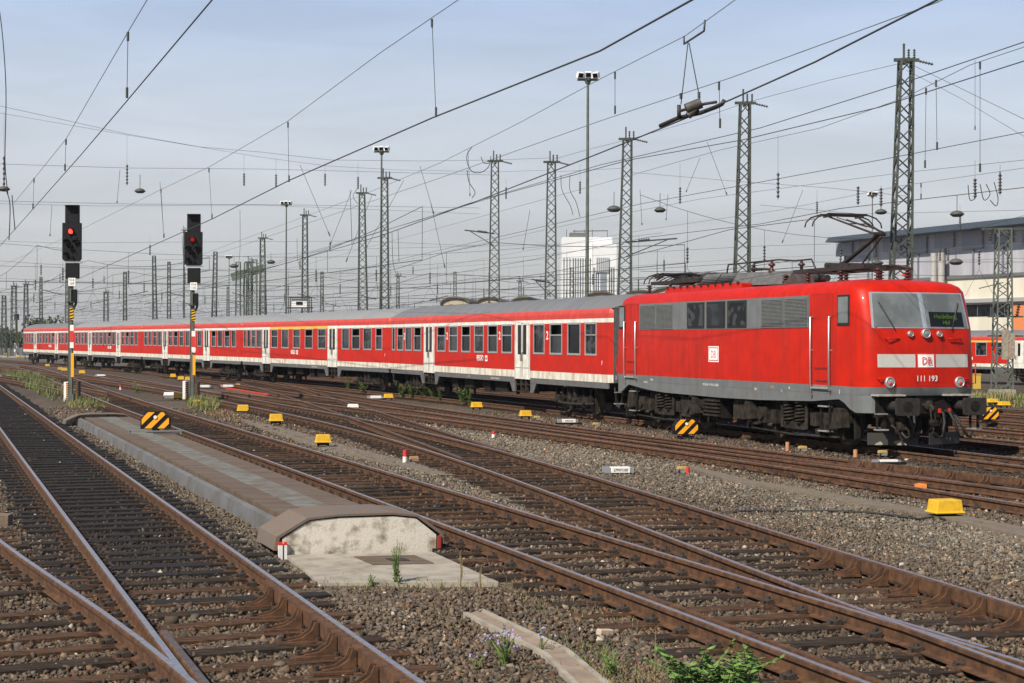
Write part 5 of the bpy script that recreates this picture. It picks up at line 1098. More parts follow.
def yard_span(Y, xl, xr, zs, label, seed, tilt=.42):
    r = random.Random(seed); o = empty('head_span', (0,0,0), 0, label, 'span wire'); W_ = lambda x: Y+(x-(xl+xr)/2)*tilt
    for z, sag in zs:
        n = 14; m = MB(); m.tube([(xl+(xr-xl)*i/n, W_(xl+(xr-xl)*i/n), z+sag*(2*i/n-1)**2) for i in range(n+1)], .014, 4); m.build('span_wire', M_WIRE, o)
    x = xl+3
    while x < xr-2:
        y = W_(x); t = 2*(x-xl)/(xr-xl)-1; z1 = zs[0][0]+zs[0][1]*t*t; z0 = 6.9+r.uniform(-.3,.3); m = MB(); m.cyl((x,y,z1),(x,y,z0),.012,n=4); m.build('hanger', M_WIRE, o)
        m = MB(); m.insulator((x,y,z0+1.3),(x,y,z0+.3),.1,6,5); m.build('insulator', M_INSD, o); m = MB(); s_ = r.choice((-1,1)); m.cyl((x,y,5.9),(x+s_*1.6,y,6.3),.03,n=4); m.cyl((x,y,z0),(x+s_*1.0,y,5.4),.01,n=4); m.cyl((x,y,z0),(x-s_*.9,y,5.4),.01,n=4); m.build('steady_arm', M_WIRE, o); x += r.uniform(4.2,5.2)
yard_span(135,-62,14,[(9.3,3.2),(6.9,.05),(8.1,.1)],'head span over the yard above the third and fourth coaches',1)
yard_span(165,-78,10,[(9.5,3.4),(6.9,.05),(8.0,.1)],'head span over the yard above the last coach, nearer one',2)
yard_span(205,-100,4,[(9.5,3.6),(6.9,.05),(8.0,.1)],'head span over the yard behind the last coach',3)
yard_span(255,-125,0,[(9.8,3.8),(6.9,.05)],'farthest head span over the yard at the horizon',4)
yard_span(104,8,36,[(9.0,2.5),(6.7,.05)],'head span behind the raised pantograph',5,.2)
# loose hanging droppers and pull-offs, each a thin wire
LOOSE = [((530,210),(523,250)),((468,150),(470,196)),((668,194),(666,220)),((707,142),(727,195)),((803,190),(782,243)),((700,158),(686,192)),((120,170),(117,203)),((300,165),(330,236)),((372,195),(346,262)),((420,166),(434,214)),((404,180),(365,250)),((430,200),(445,268)),((160,182),(164,238)),((182,236),(184,268)),((52,205),(50,236)),((352,190),(330,245)),((640,190),(642,225)),((975,60),(975,130))]
for k, ((x0,y0),(x1,y1)) in enumerate(LOOSE):
    pass
o = empty('wire_harness', (0,0,0), 0, 'thin droppers and pull-off wires slung between the cross spans behind the train', 'wires')
for (x0,y0),(x1,y1) in LOOSE: m = MB(); a = gd(x0,y0,104); b = gd(x1,y1,104); m.cyl(a, b, .014, n=5); m.cyl(b+(a-b)*.06, b, .04, n=6); m.build('pull_off_wire', M_WIRE, o)
# looped cables near masts
def smooth(P, k=5):
    P = [P[0]] + list(P) + [P[-1]]; out_ = []
    for i in range(1, len(P)-2):
        for j in range(k):
            t = j/k; out_.append(P[i]*(1+t*t*(-2.5+1.5*t)) + P[i-1]*(t*(-.5+t*(1-.5*t))) + P[i+1]*(t*(.5+t*(2-1.5*t))) + P[i+2]*(t*t*(-.5+.5*t)))
    return out_ + [P[-1]]
def loops(label, sets, Y, r=.02):
    o = empty('looped_cable', (0,0,0), 0, label, 'cable')
    for pts in sets: m = MB(); m.tube(smooth([gd(x, y, Y) for x, y in pts]), r, 6); m.build('cable', M_BLACK, o)
loops('looped jumper cables at the top left of the mast with the cable arm', [[(472,147),(467,155),(468,165),(473,172),(482,172),(489,166),(491,156)],[(481,157),(484,163),(490,163)],[(467,170),(469,182),(475,192),(472,198)]], 116, .03)
loops('pair of long hanging loops right of the left tower mast', [[(561,175),(562,190),(570,205),(573,215)],[(570,175),(570,190),(576,202),(580,217)]], 112, .022)
loops('three looped cables hanging before the hall roof at the right edge', [[(968,185),(970,200),(976,196),(974,184)],[(980,184),(984,200),(990,194),(986,184)],[(994,182),(998,198),(996,206),(990,200)]], 92, .025)
loops('long hanging cable left of the white cabin', [[(297,238),(298,262),(304,270),(299,276),(288,276)],[(240,210),(240,250),(238,268)]], 165, .02)
loops('hanging loops at the far left edge of the picture', [[(-4,-10),(2,30),(6,90),(5,160),(8,195)],[(6,190),(10,205),(9,240)],[(12,195),(15,230)]], 40, .012)
loops('cable loops beside the twin masts above the middle coach', [[(350,190),(351,215),(352,244)],[(358,188),(353,196),(358,204)],[(392,232),(393,262),(397,276)],[(398,230),(399,262)]], 128, .022)
# dark oval lamps and weights hung in the spans
for x, y, Y, rr, lb in ((140,191,104,.28,'dark round weight hanging right of the left signal head'),(4,189,96,.28,'dark round weight hanging at the left edge'),(614,209,102,.36,'dark oval lamp left of the mast beside the tower'),(660,210,102,.3,'dark oval lamp right of the mast beside the tower'),
        (881,212,74,.22,'grey green lamp bowl left of the tall right mast'),(878,263,76,.2,'lamp bowl just above the locomotive cab roof'),(957,214,92,.32,'grey oval lamp before the hall roof'),(956,262,92,.32,'lower grey oval lamp before the cream wall'),(234,266,190,.42,'small dark ball left of the gantry'),(271,262,190,.42,'small dark ball right of the gantry'),(657,276,110,.25,'dark lamp above the folded pantograph')):
    p = gd(x, y, Y); o = empty('hanging_lamp', p, 0, lb, 'hanging lamp', 'hanging lamps among the wires'); m = MB(); m.lathe((0,0,-rr*.55), [(0,0),(rr*.75,.02),(rr*1.25,rr*.45),(rr*1.25,rr*.6),(rr*.8,rr*1.0),(rr*.3,rr*1.15),(0,rr*1.15)], 14, 0); m.build('housing', mat('lamp_housing', (.07,.075,.065), .6, .1, var=.2), o); m = MB(); m.cyl((0,0,rr*.5),(0,0,rr*.5+.9),.02,n=5); m.build('hanger', M_WIRE, o)
# ------------------------------------------------------------------ steel covered deck between the two near tracks
YB = 19.35
def dk(s, a, h):
    """along the deck axis (s away from the bulkhead), a to the right, h above the ballast"""
    L = math.hypot(1, DSL); ux, uy = DSL/L, 1/L; x0 = DA[0]+(YB-DA[1])*DSL
    return Vector((x0+ux*s+uy*a, YB+uy*s-ux*a, -.205+h))
def dkprism(mb, prof, s0, s1, m=0): 
    d = dk(s1,0,0)-dk(s0,0,0); mb.prism([dk(s0, a, h) for a, h in prof], d, m)
LD = 30.2
D_ = empty('covered_duct', dk(0,0,0), 0, 'long low steel covered duct between the near tracks with humped end covers', 'duct cover'); off0 = dk(0,0,0)
def dbuild(mb, name, mats, parent=None, **k):
    mb.v = [tuple(Vector(v)-off0) for v in mb.v]; return mb.build(name, mats, parent or D_, **k)
m = MB(); dkprism(m, [(-.66,-.05),(-.63,.23),(-.55,.25),(-.54,-.05)], .9, LD); dbuild(m, 'side_plate', M_FLANK)
m = MB(); dkprism(m, [(.98,-.05),(.95,.23),(.87,.25),(.86,-.05)], .9, LD); dbuild(m, 'side_plate', M_FLANK)
m = MB(); dkprism(m, [(-.45,.1),(-.45,.27),(.86,.27),(.86,.1)], .9, LD)
dbuild(m, 'deck_plate', M_DECK)
for k in range(13):
    m = MB(); s0 = .95+k*2.27; dkprism(m, [(-.05,.272),(-.05,.275),(.42,.275),(.42,.272)], s0, s0+2.25); dbuild(m, 'tread_plate', M_DECKG)
oc = [(-1.02,.10),(-.99,.26),(-.62,.47),(-.25,.50),(.42,.50),(.74,.46),(1.05,.24),(1.07,.10)]
ic = [(-.98,.10),(-.95,.245),(-.60,.445),(-.25,.475),(.42,.475),(.72,.437),(1.01,.225),(1.03,.10)]
for s0, s1, q in ((-.05, 1.0, 1), (LD-.05, LD+.7, .74)):
    m = MB(); dkprism(m, [(a, b*q) for a, b in oc+ic[::-1]], s0, s1); dbuild(m, 'humped_cover', mat('rusty_cover', (.13,.105,.085), .8, 0, col2=(.17,.085,.045), vscale=3.5, bump=.3, thr=(.3,.5)))
for s0, s1, q in ((-.035,.18,1), (LD+.3,LD+.6,.74)):
    m = MB(); dkprism(m, [(a, b*q) for a, b in [(-.9,-.1),(-.92,.235),(-.6,.43),(-.25,.455),(.42,.455),(.71,.42),(.97,.215),(.97,-.1)]], s0, s1); dbuild(m, 'bulkhead', M_CONCW)
for a, w in ((-.95,.045),(-.89,.03)): m = MB(); dkprism(m, [(a-w/2,-.05),(a-w/2,.165),(a+w/2,.165),(a+w/2,-.05)], -.1, -.05); dkprism(m, [(a-w/2,.165),(a-w/2,.2),(a+w/2,.2),(a+w/2,.165)], -.1, -.05, 1); dbuild(m, 'marker_post', [M_PLASTW, M_REDP])
m = MB(); dkprism(m, [(.98,.05),(.98,.2),(1.02,.2),(1.02,.05)], -.07, -.04); dbuild(m, 'marker_post', mat('dull_red', (.3,.03,.02), .7))
# concrete slab with a hatch in front of it
SL_ = empty('concrete_slab', dk(-1,0,0), 0, 'pale concrete slab with an iron hatch in front of the limewashed bulkhead', 'slab'); off0 = dk(-1,0,0)
m = MB(); a0, a1 = gp(285,556,-.16), gp(432,553,-.16); b0, b1 = gp(320,583,-.16), gp(499,582,-.16)
m.prism([b0, b1, a1+Vector((0,.1,0)), a0+Vector((0,.1,0))], (0,0,-.2)); dbuild(m, 'slab', M_CONC, SL_, bevel=.012)
m = MB(); m.prism([gp(x,y,-.157) for x, y in ((373,565),(434,563.5),(414,555.5),(354,557))], (0,0,.008)); hf = dbuild(m, 'hatch_frame', M_DECK, SL_)
m = MB(); m.prism([gp(x,y,-.147) for x, y in ((392,561),(410,560.5),(404,558),(385,558.5))], (0,0,.004)); m.build('hatch_grate', M_BLACK, hf, loc=None); hf.children[0].location = -SL_.location
# concrete trough in the foreground
m = MB(); P = [(462,612),(482,611),(548,640),(612,686),(600,700),(560,700),(520,660),(500,637)]
T_ = empty('cable_trough', gp(500,640,-.19), 0, 'sunken concrete cable trough with a brown lid in the foreground beside purple flowers', 'cable trough'); off0 = T_.location
A = [gp(465,614,-.17), gp(545,655,-.17), gp(590,700,-.17)]; B = [gp(481,611,-.17), gp(565,650,-.17), gp(625,700,-.17)]
for P_, nm in ((A,'edge'),(B,'edge')):
    m = MB(); 
    for p, q in zip(P_[:-1], P_[1:]): m.bar(p+Vector((0,0,-.055)), q+Vector((0,0,-.055)), .045, .15)
    dbuild(m, 'trough_wall', M_CONC, T_)
m = MB()
for k in range(2): m.prism([A[k]+Vector((.03,0,.004)), B[k]+Vector((-.03,0,.004)), B[k+1]+Vector((-.03,0,.004)), A[k+1]+Vector((.03,0,.004))], (0,0,-.05))
dbuild(m, 'trough_lid', mat('stained_lid', (.28,.21,.155), .9, 0, col2=(.2,.15,.11), vscale=5, bump=.3), T_)
# trodden strips (cable route) on the ballast
def strip(name, pts, w, z):
    P = [gp(x, y, z) for x, y in pts]; m = MB(); V = []
    for i, p in enumerate(P):
        t = (P[min(i+1,len(P)-1)]-P[max(i-1,0)]).normalized(); n = Vector((t.y,-t.x,0)); ww = w[i] if isinstance(w,(list,tuple)) else w; V += [p-n*ww/2, p+n*ww/2, p+n*ww/2+Vector((0,0,-.1)), p-n*ww/2+Vector((0,0,-.1))]
    for i in range(len(P)-1):
        for k in range(4): m.f.append([i*4+k,i*4+(k+1)%4,(i+1)*4+(k+1)%4,(i+1)*4+k]); m.m.append(0); m.sm.append(False)
    m.v = [tuple(v) for v in V]; return tag(m.build(name, M_ASPH), kind='structure')
strip('path', [(696,468),(740,480),(800,490),(860,501),(930,512),(1000,526),(1060,540)], [.25,.4,.5,.5,.45,.5,.5], -.165)
strip('path', [(240,419),(276,429),(310,440),(350,451),(400,463),(448,475)], [.3,.7,.8,.7,.6,.3], -.165)
# ------------------------------------------------------------------ signals
def signal(xb, yb, Y, base, tops, label, blabel):
    p = gp(xb, yb, -.25); k = FPX/p.y; Z = lambda y: CAMH + (Y0 + (xb-512)*ROLL - y)/k; G = p.z
    R_ = empty('colour_light_signal', p, 0, label, 'signal'); H = Z(base)-G
    def bz(y): return Z(y)-G
    m = MB(); m.bb(-.10,.02,-.06,.06,0,bz(tops['label'])+.2); m.bb(-.12,-.1,-.08,.08,0,bz(tops['label'])); m.bb(.02,.04,-.08,.08,0,bz(tops['label'])); m.bb(-.13,.11,-.12,.12,0,bz(base)*.55); m.build('post', M_MASTL, R_)
    y0, y1 = tops['head']; m = MB(); w = .36
    m.prism([(-w,-.12,bz(y1)+.08),(-w+.08,-.12,bz(y1)),(w-.08,-.12,bz(y1)),(w,-.12,bz(y1)+.08),(w,-.12,bz(y0)),(-w,-.12,bz(y0))], (0,.22,0)); hd = m.build('signal_head', M_BLK, R_, bevel=.01)
    for dx, f, r, red in ((-.02,.78,.105,1),(-.18,.52,.09,0),(.19,.52,.09,0),(.0,.36,.07,0),(-.2,.2,.06,0),(.06,.1,.035,0)):
        z = bz(y1)+(bz(y0)-bz(y1))*f; h = MB(); n = 10; V = []
        for i in range(n+1):
            a = PI*(-.1+1.2*i/n); V += [(dx+r*1.2*math.cos(a), -.121, z+r*1.2*math.sin(a)), (dx+r*1.2*math.cos(a), -.32, z+r*1.2*math.sin(a)-.05)]
        h.add(V, [(2*i,2*i+2,2*i+3,2*i+1) for i in range(n)], 0)
        h.build('hood', M_BLK, hd)
        l = MB(); l.lathe((dx,-.12,z), [(r,0),(r*.7,.02),(0,.03)], 12, 0, (0,-1,0)); l.build('lens', (M_SIGRED if xb < 100 else MS2) if red else mat('dark_lens', (.02,.02,.022), .08), hd)
    y0, y1 = tops['top']; m = MB(); m.bb(-.26,.28,-.1,.1,bz(y1),bz(y0)); b_ = m.build('speed_indicator', M_BLK, R_, bevel=.012); m = MB(); m.bb(-.22,.24,-.35,-.1,bz(y0)-.05,bz(y0)-.03); m.build('hood', M_BLK, b_)
    y0, y1 = tops['low']; m = MB(); m.bb(-.24,.28,-.1,.1,bz(y1),bz(y0)); m.build('lower_indicator', M_BLK, R_, bevel=.012); m = MB(); m.bb(-.02,.2,-.08,.08,bz(tops['label'])-.95,bz(tops['label'])-.45); m.build('sub_signal', M_BLK, R_, bevel=.012)
    m = MB(); m.bb(-.16,.14,-.16,.14,bz(tops['label'])-.98,bz(tops['label'])-.93); m.bar((.0,0,bz(tops['label'])-1.4),(.18,0,bz(tops['label'])-.95),.08); m.build('bracket', M_BLACK, R_)
    lz = bz(tops['label']); m = MB(); m.bb(-.11,.17,-.14,-.12,lz-.32,lz,0); text_mb(m, blabel[0], (.03,-.143,lz-.13), (1,0,0), (0,0,1), .13, 1, bold=.01); text_mb(m, blabel[1], (.03,-.143,lz-.27), (1,0,0), (0,0,1), .13, 1, bold=.01); m.build('name_plate', [M_PLASTW, M_LETB], R_)
    y0, y1 = tops['stripe']; m = MB(); m.bb(-.06,.11,-.10,-.085,bz(y1),bz(y0),0); n = 4
    for i in range(n): z = bz(y1)+(bz(y0)-bz(y1))*(i+.1)/n; d = (bz(y0)-bz(y1))/n; m.prism([(-.058,-.104,z),(.108,-.104,z+d*.45),(.108,-.104,z+d*.9),(-.058,-.104,z+d*.45)], (0,.003,0), 1)
    m.build('striped_board', [M_YEL, M_BLK], R_)
    y0, y1 = tops['mast']; h3 = (bz(y0)-bz(y1))/4; m = MB(); zz = bz(y1)
    m.bb(-.05,.1,-.10,-.085,zz,zz+h3,0); m.bb(-.05,.1,-.10,-.085,zz+h3,zz+3*h3,1); m.bb(-.05,.1,-.10,-.085,zz+3*h3,zz+4*h3,0); m.build('mast_board', [M_PLASTW, M_REDP], R_)
    y0, y1 = tops['orange']; m = MB(); m.bb(.0,.11,-.10,-.085,bz(y1),bz(y0)); m.build('amber_board', M_ORANGE, R_)
    lw = MB(); lw.bar((-.4,0,bz(tops['head'][1])-.03),(.4,0,bz(tops['head'][1])-.03),.04); lw.build('head_support', M_ALU, R_)
    return p
S1 = dict(top=(205,223), head=(223,261), low=(263,278.5), label=278, stripe=(308,320), mast=(325,348), orange=(353,377))
S2 = dict(top=(214,232), head=(232,265.5), low=(268,283.5), label=282.5, stripe=(310,321), mast=(331,352.5), orange=(355,375))
pS1 = signal(71.5,405,0,385,S1,'left colour light signal showing red beside the grass patch','91A' and ('S14','109'))
MS2 = mat('dim_red_lamp', (.4,.01,.01), .3, emit=((1,.03,.03), .22))
pS2 = signal(193,402,0,390,S2,'right colour light signal showing red, its post before the third coach',('S14','110'))
def cabinet(x, y, w, h, label, side, d=.35):
    p = gp(x, y, -.22); k = FPX/p.y; W_, H_ = w/k, h/k; o = empty('trackside_cabinet', p, 0, label, 'cabinet', 'striped cabinets at the signal feet'); m = MB(); m.bb(-W_/2,W_/2,0,d,0,H_); b_ = m.build('housing', M_PLASTW if side < 0 else mat('dark_cabinet', (.04,.042,.04), .6), o, bevel=.01)
    m = MB(); sx0, sx1 = (-.02*W_, W_/2-.01) if side < 0 else (-W_/2+.01, W_/2-.03); m.bb(sx0, sx1, -.012, -.001, .03, H_-.03, 1); n = 8
    for i in range(n): z = .05+(H_-.1)*i/n; q = (H_-.1)/n; m.prism([(sx0+.004,-.016,z),(sx1-.004,-.016,z+q*.55),(sx1-.004,-.016,min(H_-.04,z+q*1.0)),(sx0+.004,-.016,z+q*.5)], (0,.003,0), 0)
    m.build('striped_board', [M_ORANGE if side < 0 else mat('dim_amber', (.2,.12,.02), .7), M_BLK], o)
cabinet(66.3,402,5.4,20,'white cabinet with a striped board at the left signal foot',-1); cabinet(76.8,401,3.4,20,'dark cabinet with a striped board right of the left signal foot',1)
cabinet(185.5,400,6,19,'white cabinet with a striped board at the right signal foot',-1); cabinet(196.5,399,3.4,17,'dark cabinet with a striped board right of the right signal foot',1)
# small far signal at the left edge
p = gp(16.5,356,-.3); k = FPX/p.y; o = empty('shunting_signal', p, 0, 'small distant black signal on a yellow post near the left edge', 'signal'); m = MB(); m.cyl((0,0,0),(0,0,36/k),.09,n=8); m.build('post', M_YELD, o); m = MB(); m.bb(-2.1/k,2.1/k,-.2,.2,36/k,42/k); m.build('signal_head', M_BLK, o); m = MB(); m.bb(-.3,.3,-.4,.2,0,2.0); m.build('housing', M_PLASTW, o)
# ------------------------------------------------------------------ hexagonal striped boards
def hexsign(x, yb, w, h, z, label, frame=None):
    p = gp(x, yb, z); k = FPX/p.y; W_, H_ = w/k, h/k; o = empty('striped_board', p, .12, label, 'striped board', 'yellow and black striped boards'); b0 = .10
    def oct_(f): return [(-W_/2*f,b0+H_*(.5-.5*f)),(-W_/2*f,b0+H_*(.5+.06*f)),(-W_*.30*f,b0+H_*(.5+.5*f)),(W_*.30*f,b0+H_*(.5+.5*f)),(W_/2*f,b0+H_*(.5+.10*f)),(W_/2*f,b0+H_*(.5-.5*f))]
    m = MB(); m.prism([(a,-.06,c) for a, c in oct_(1)], (0,.3,0)); bd = m.build('board', M_BLK, o, bevel=.015)
    inner = oct_(.92)
    def clip(poly, nx, nz, d):
        out_ = []
        for i in range(len(poly)):
            a, b = poly[i], poly[(i+1)%len(poly)]; da = a[0]*nx+a[1]*nz-d; db = b[0]*nx+b[1]*nz-d
            if da >= 0: out_.append(a)
            if da*db < 0: t = da/(da-db); out_.append((a[0]+(b[0]-a[0])*t, a[1]+(b[1]-a[1])*t))
        return out_
    c45 = math.cos(PI/4); cz = b0+H_*.5; sw = W_*.155
    for kk in (-1, 0, 1):
        c0 = (kk*2.0-.0)*sw + .12*sw; q = clip(inner, c45, -c45, c0-sw*.52 - cz*c45); q = clip(q, -c45, c45, -(c0+sw*.52) + cz*c45)
        if len(q) > 2: st = MB(); st.prism([(a,-.066,c) for a, c in q], (0,.005,0)); st.build('amber_stripe', M_ORANGE, bd)
    l = MB(); l.cyl((0,-.066,b0+H_*.68),(0,-.09,b0+H_*.68),W_*.06,n=10); l.build('lamp', M_PLASTW, bd)
    m = MB(); m.cyl((0,.08,-.05),(0,.08,b0+.02),.09,n=10); m.bb(-.22,.22,0,.18,.0,.05); m.build('foot', M_BLACK, o)
    if frame:
        m = MB(); f = frame; m.bar((-f,-.1,.04),(f,-.1,.06),.035); m.bar((-f,-.1,-.02),(-f,-.1,.09),.09,.04); m.bar((f,-.1,-.02),(f,-.1,.09),.09,.04); m.bar((-f,-.1,.01),(0,-.45,.01),.03); m.bar((f,-.1,.01),(0,-.45,.01),.03); m.build('foot_frame', mat('grey_frame', (.16,.17,.17), .6, .3), o)
    return o
hexsign(155.5,433,29,17.5,.075,'largest striped board, standing on the steel covered duct',.62)
hexsign(686,438,25,15.5,-.25,'striped board standing just in front of the locomotive bogies')
hexsign(990,422.5,18,13,-.38,'striped board right of the locomotive buffers, partly hidden')
# ------------------------------------------------------------------ yellow covers and other trackside bits
def ycover(x, yb, w, h, label, leg=.14, dusty=False, group='yellow covers along the tracks', rz=.25):
    off = -.2 if x < 700 else -.25
    p = gp(x, yb, off); k = FPX/p.y; W_, H_ = w/k, h/k; o = empty('yellow_cover_box', p, rz, label, 'cover box', group); d = W_*.75
    m = MB(); m.box((0,0,leg+H_*.5),(W_*.94,d*.9,H_),0,0,0,0,.88); m.box((0,0,leg+.015),(W_*1.02,d,.03),0); m.build('cover', M_YELD if dusty else M_YEL, o, bevel=.012)
    if leg > .02:
        m = MB()
        for a in (-.3,.3): m.bar((a*W_,0,-.05),(a*W_,0,leg),.05)
        m.box((0,0,leg*.75),(W_*.6,d*.5,leg*.4)); m.build('stand', M_IRON, o)
    return o
ycover(945,521,32,13.5,'large yellow cover box on a black stand in the ballast at right',.12)
ycover(323,448,16,8,'yellow cover box on a stand beside the middle track, nearest on the left half',.13)
ycover(276,425,14,7,'yellow cover box on a stand, second from the right signal',.12)
ycover(243,412,12,6,'yellow cover box just right of the weeds at the right signal',.04)
ycover(197,405.5,9,5,'yellow cover lying right at the foot of the right signal',.02)
ycover(177.5,400,9,4.8,'yellow cover beside a pale point machine left of the right signal',.08)
ycover(525.5,417.5,12,5.5,'yellow cover box under the first coach door, nearest to the locomotive',.05)
ycover(476.5,408.5,11.5,5,'yellow cover box left of the wild grass under the first coach',.05)
ycover(388.5,398.5,9.5,4,'yellow cover box with a white end among tall weeds under the coaches',.03)
ycover(82,374,6.5,3,'yellow cover right of the left signal post',.05)
ycover(173,377.5,6,3.2,'leftmost of three yellow covers before the third coach',.03); ycover(181,380,6.5,3.2,'middle of three yellow covers before the third coach',.03); ycover(187.5,380.5,5,3.2,'rightmost of three yellow covers, touching the right signal cabinet',.03)
ycover(237.5,386,5,1.8,'flat dusty yellow cover near the red rods',.03,True)
ycover(47.5,366.5,5,2.2,'dusty yellow cover left of the yellow pair near the left signal',.03,True)
ycover(60,370,5,2.6,'left one of a yellow pair left of the left signal',.03,True); ycover(64.5,371,6,3,'right one of a yellow pair left of the left signal',.03,True)
ycover(6,354.5,3.5,1.6,'tiny yellow cover at the far left edge',.03); ycover(18.3,357.5,3.5,1.8,'tiny yellow cover at the foot of the distant signal',.03)
ycover(992,403.5,11,3.6,'yellow and white cover beyond the locomotive buffers',.05); ycover(1004,406.5,11.5,3.8,'yellow cover right beside the yellow and white one',.05)
p = gp(976.5,389,-.6); k = FPX/p.y; o = empty('yellow_post', p, 0, 'tall yellow box post on the grass verge behind the locomotive', 'post'); m = MB(); m.bb(-3.6/k,3.6/k,-.2,.2,0,14.5/k); m.build('post', M_YELD, o, bevel=.02); m = MB(); m.bb(-3.9/k,3.9/k,-.24,.24,14.5/k,15.4/k); m.build('cap', M_YELD, o)
# white casings with lettering
def casing(x, yb, w, h, label, txt=None, group=None):
    p = gp(x, yb, -.2); k = FPX/p.y; W_, H_ = w/k, h/k; o = empty('white_casing', p, .18, label, 'casing', group); m = MB(); m.bb(-W_/2,W_/2,-.02,.14,.03,.03+H_); m.build('casing', M_PLASTW, o, bevel=.008)
    m = MB(); m.bb(-W_/2-.14,-W_/2-.015,-.01,.13,.03,.03+H_); m.bb(W_/2+.015,W_/2+.07,.0,.12,.03,.02+H_); m.build('end_cap', mat('cap_grey', (.3,.31,.33), .5, .3), o); m = MB(); m.bb(-W_/2-.2,W_/2+.2,.0,.1,-.03,.028); m.build('base', M_IRON, o)
    if txt: m = MB(); text_mb(m, txt, (0,-.0225,.03+H_*.28), (1,0,0), (0,0,1), H_*.62, 0, squash=.85, bold=.02); m.build('lettering', M_LETB, o)
casing(620.5,474.5,20,6,'white lettered casing on the pale ballast between the tracks','279W1328')
casing(569,423.5,14,3.4,'white lettered casing in front of the coupling between coach and locomotive','279W1327')
casing(889,463.5,19,2.2,'white spattered casing lying below the locomotive front')
casing(376,399,11,2.6,'white casing at the weeds under the middle coaches'); casing(205,388,9,2.4,'white casing right of the right signal'); casing(228,387.5,10,2.2,'white casing beside the red rods'); casing(6,377.5,7,2,'pale casing at the grass edge on the far left'); casing(101,376.5,8,1.6,'pale casing left of the small red and white post')
# track magnets and sensors
def sensor(x, yb, label, top=None, sc=.62, red=False):
    top = top or mat('faded_yellow_cap', (.42,.30,.10), .7, 0, var=.3, vscale=15)
    p = gp(x, yb, -.2); o = empty('track_sensor', p, .2, label, 'track sensor', 'small sensors beside the rails'); m = MB(); m.box((0,0,.16*sc),(.34*sc,.2*sc,.1*sc),0,0,0,0,.85); m.build('cap', top, o, bevel=.01); m = MB(); m.box((0,0,.07*sc),(.3*sc,.18*sc,.1*sc)); m.build('body', mat('sensor_grey', (.22,.21,.2), .7, .1, var=.3), o)
    m = MB(); m.tube([(-.1*sc,-.05,.06),(-.2*sc,-.1,-.0),(-.35*sc,-.12,-.03)],.014,5); m.build('cable', M_RUBBER, o)
    if red: m = MB(); m.cyl((.16*sc,-.06,-.08),(.16*sc,-.06,.12),.035,n=8); m.build('red_rod', M_REDP, o)
sensor(682,473,'yellow topped sensor with a red rod right of the white lettered casing',red=True); sensor(414,462.5,'brown topped sensor beside the red and white stub post',mat('tan_cap', (.3,.17,.08), .7)); sensor(537,420,'small sensor right of the yellow cover under the first coach'); sensor(596,427,'dark sensor with a tan cap before the locomotive rear'); sensor(802.5,451.5,'tan capped sensor on the ballast under the locomotive cab door'); sensor(882.5,456,'tan capped sensor on the ballast under the locomotive front'); sensor(169,399,'pale point machine left of the yellow cover by the right signal',M_PLASTW,1.4)
sensor(353,411,'white mottled point lamp between the crossing rails',M_PLASTW,1.2)
# stub posts
def stub(x, yb, h, label, red=True, r=.05):
    p = gp(x, yb, -.21); k = FPX/p.y; H_ = h/k; o = empty('stub_post', p, 0, label, 'stub post', 'short posts beside the tracks'); m = MB(); m.cyl((0,0,-.05),(0,0,H_*.55),r,n=10); m.build('post', M_PLASTW if red else mat('wood_peg', (.42,.2,.09), .8), o); m = MB(); m.cyl((0,0,H_*.55),(0,0,H_),r,r*.9,10); m.build('cap', M_REDP if red else MATS['wood_peg'], o)
stub(405,464.5,14.5,'red topped white stub post at the edge of the pale ballast'); stub(493.5,437.5,6,'white and red stub post beside the rusty track before the train'); stub(120.5,390,5,'red and white stub post in the dark ground behind the left signal'); stub(855.5,455,5.5,'orange wooden peg under the locomotive front',False); stub(787.5,449,7,'brown wooden peg under the locomotive cab ladder',False)
# red rods of a point mechanism, orange tie bar
o = empty('point_rods', gp(240,389,-.18), 0, 'long red point rods lying across the tracks right of the right signal', 'point rods'); off0 = o.location
for a, b in (((222,387),(268,394.5)),((226,389.5),(266,396))): m = MB(); m.bar(gp(*a,-.14), gp(*b,-.14), .07, .05); dbuild(m, 'rod', M_REDP if a[0] == 222 else M_RUSTO, o)
o = empty('tie_bar', gp(927,484,-.25), 0, 'bright orange rusted tie bar between the rails at right', 'tie bar'); off0 = o.location; m = MB(); m.bar(gp(920,486,-.2), gp(934,482,-.2), .2, .06); m.bar(gp(922,479,-.2), gp(924,487,-.2), .1, .05); dbuild(m, 'bar', mat('bright_rust', (.62,.2,.03), .8), o)
o = empty('tie_bar', gp(787,469,-.25), 0, 'short orange bar beside the front rail left of centre right', 'tie bar'); off0 = o.location; m = MB(); m.bar(gp(784,470,-.2), gp(791,468,-.2), .1, .05); dbuild(m, 'bar', M_RUSTO, o)
m = MB(); m.tube([gp(x,y,-.17) for x, y in ((725,512),(745,511),(790,511.5),(830,511),(862,512),(890,515),(920,519),(935,516),(944,519))], .018, 6); tag(m.build('cable', M_RUBBER), 'black cable on the pale ballast leading to the large yellow cover box', 'cable')
p = gp(3,528,-.2); o = empty('timber_block', p, .1, 'squared timber block lying at the left edge of the picture', 'timber block'); m = MB(); m.bb(-.55,.07,0,.3,0,.17); m.build('block', mat('old_timber', (.17,.125,.09), .9, 0, var=.3, vscale=8), o, bevel=.01); m = MB(); m.bb(-.3,.02,.02,.28,-.06,-.001); m.build('packing', M_WOOD, o)
o = empty('drop_stone', gp(605,634,-.18), .4, 'pale brick lying beside the middle track', 'brick'); m = MB(); m.box((0,0,.015),(.15,.07,.055),0,.2,.1); m.build('brick', mat('pale_brick', (.5,.4,.3), .9, 0, var=.2), o, bevel=.01)
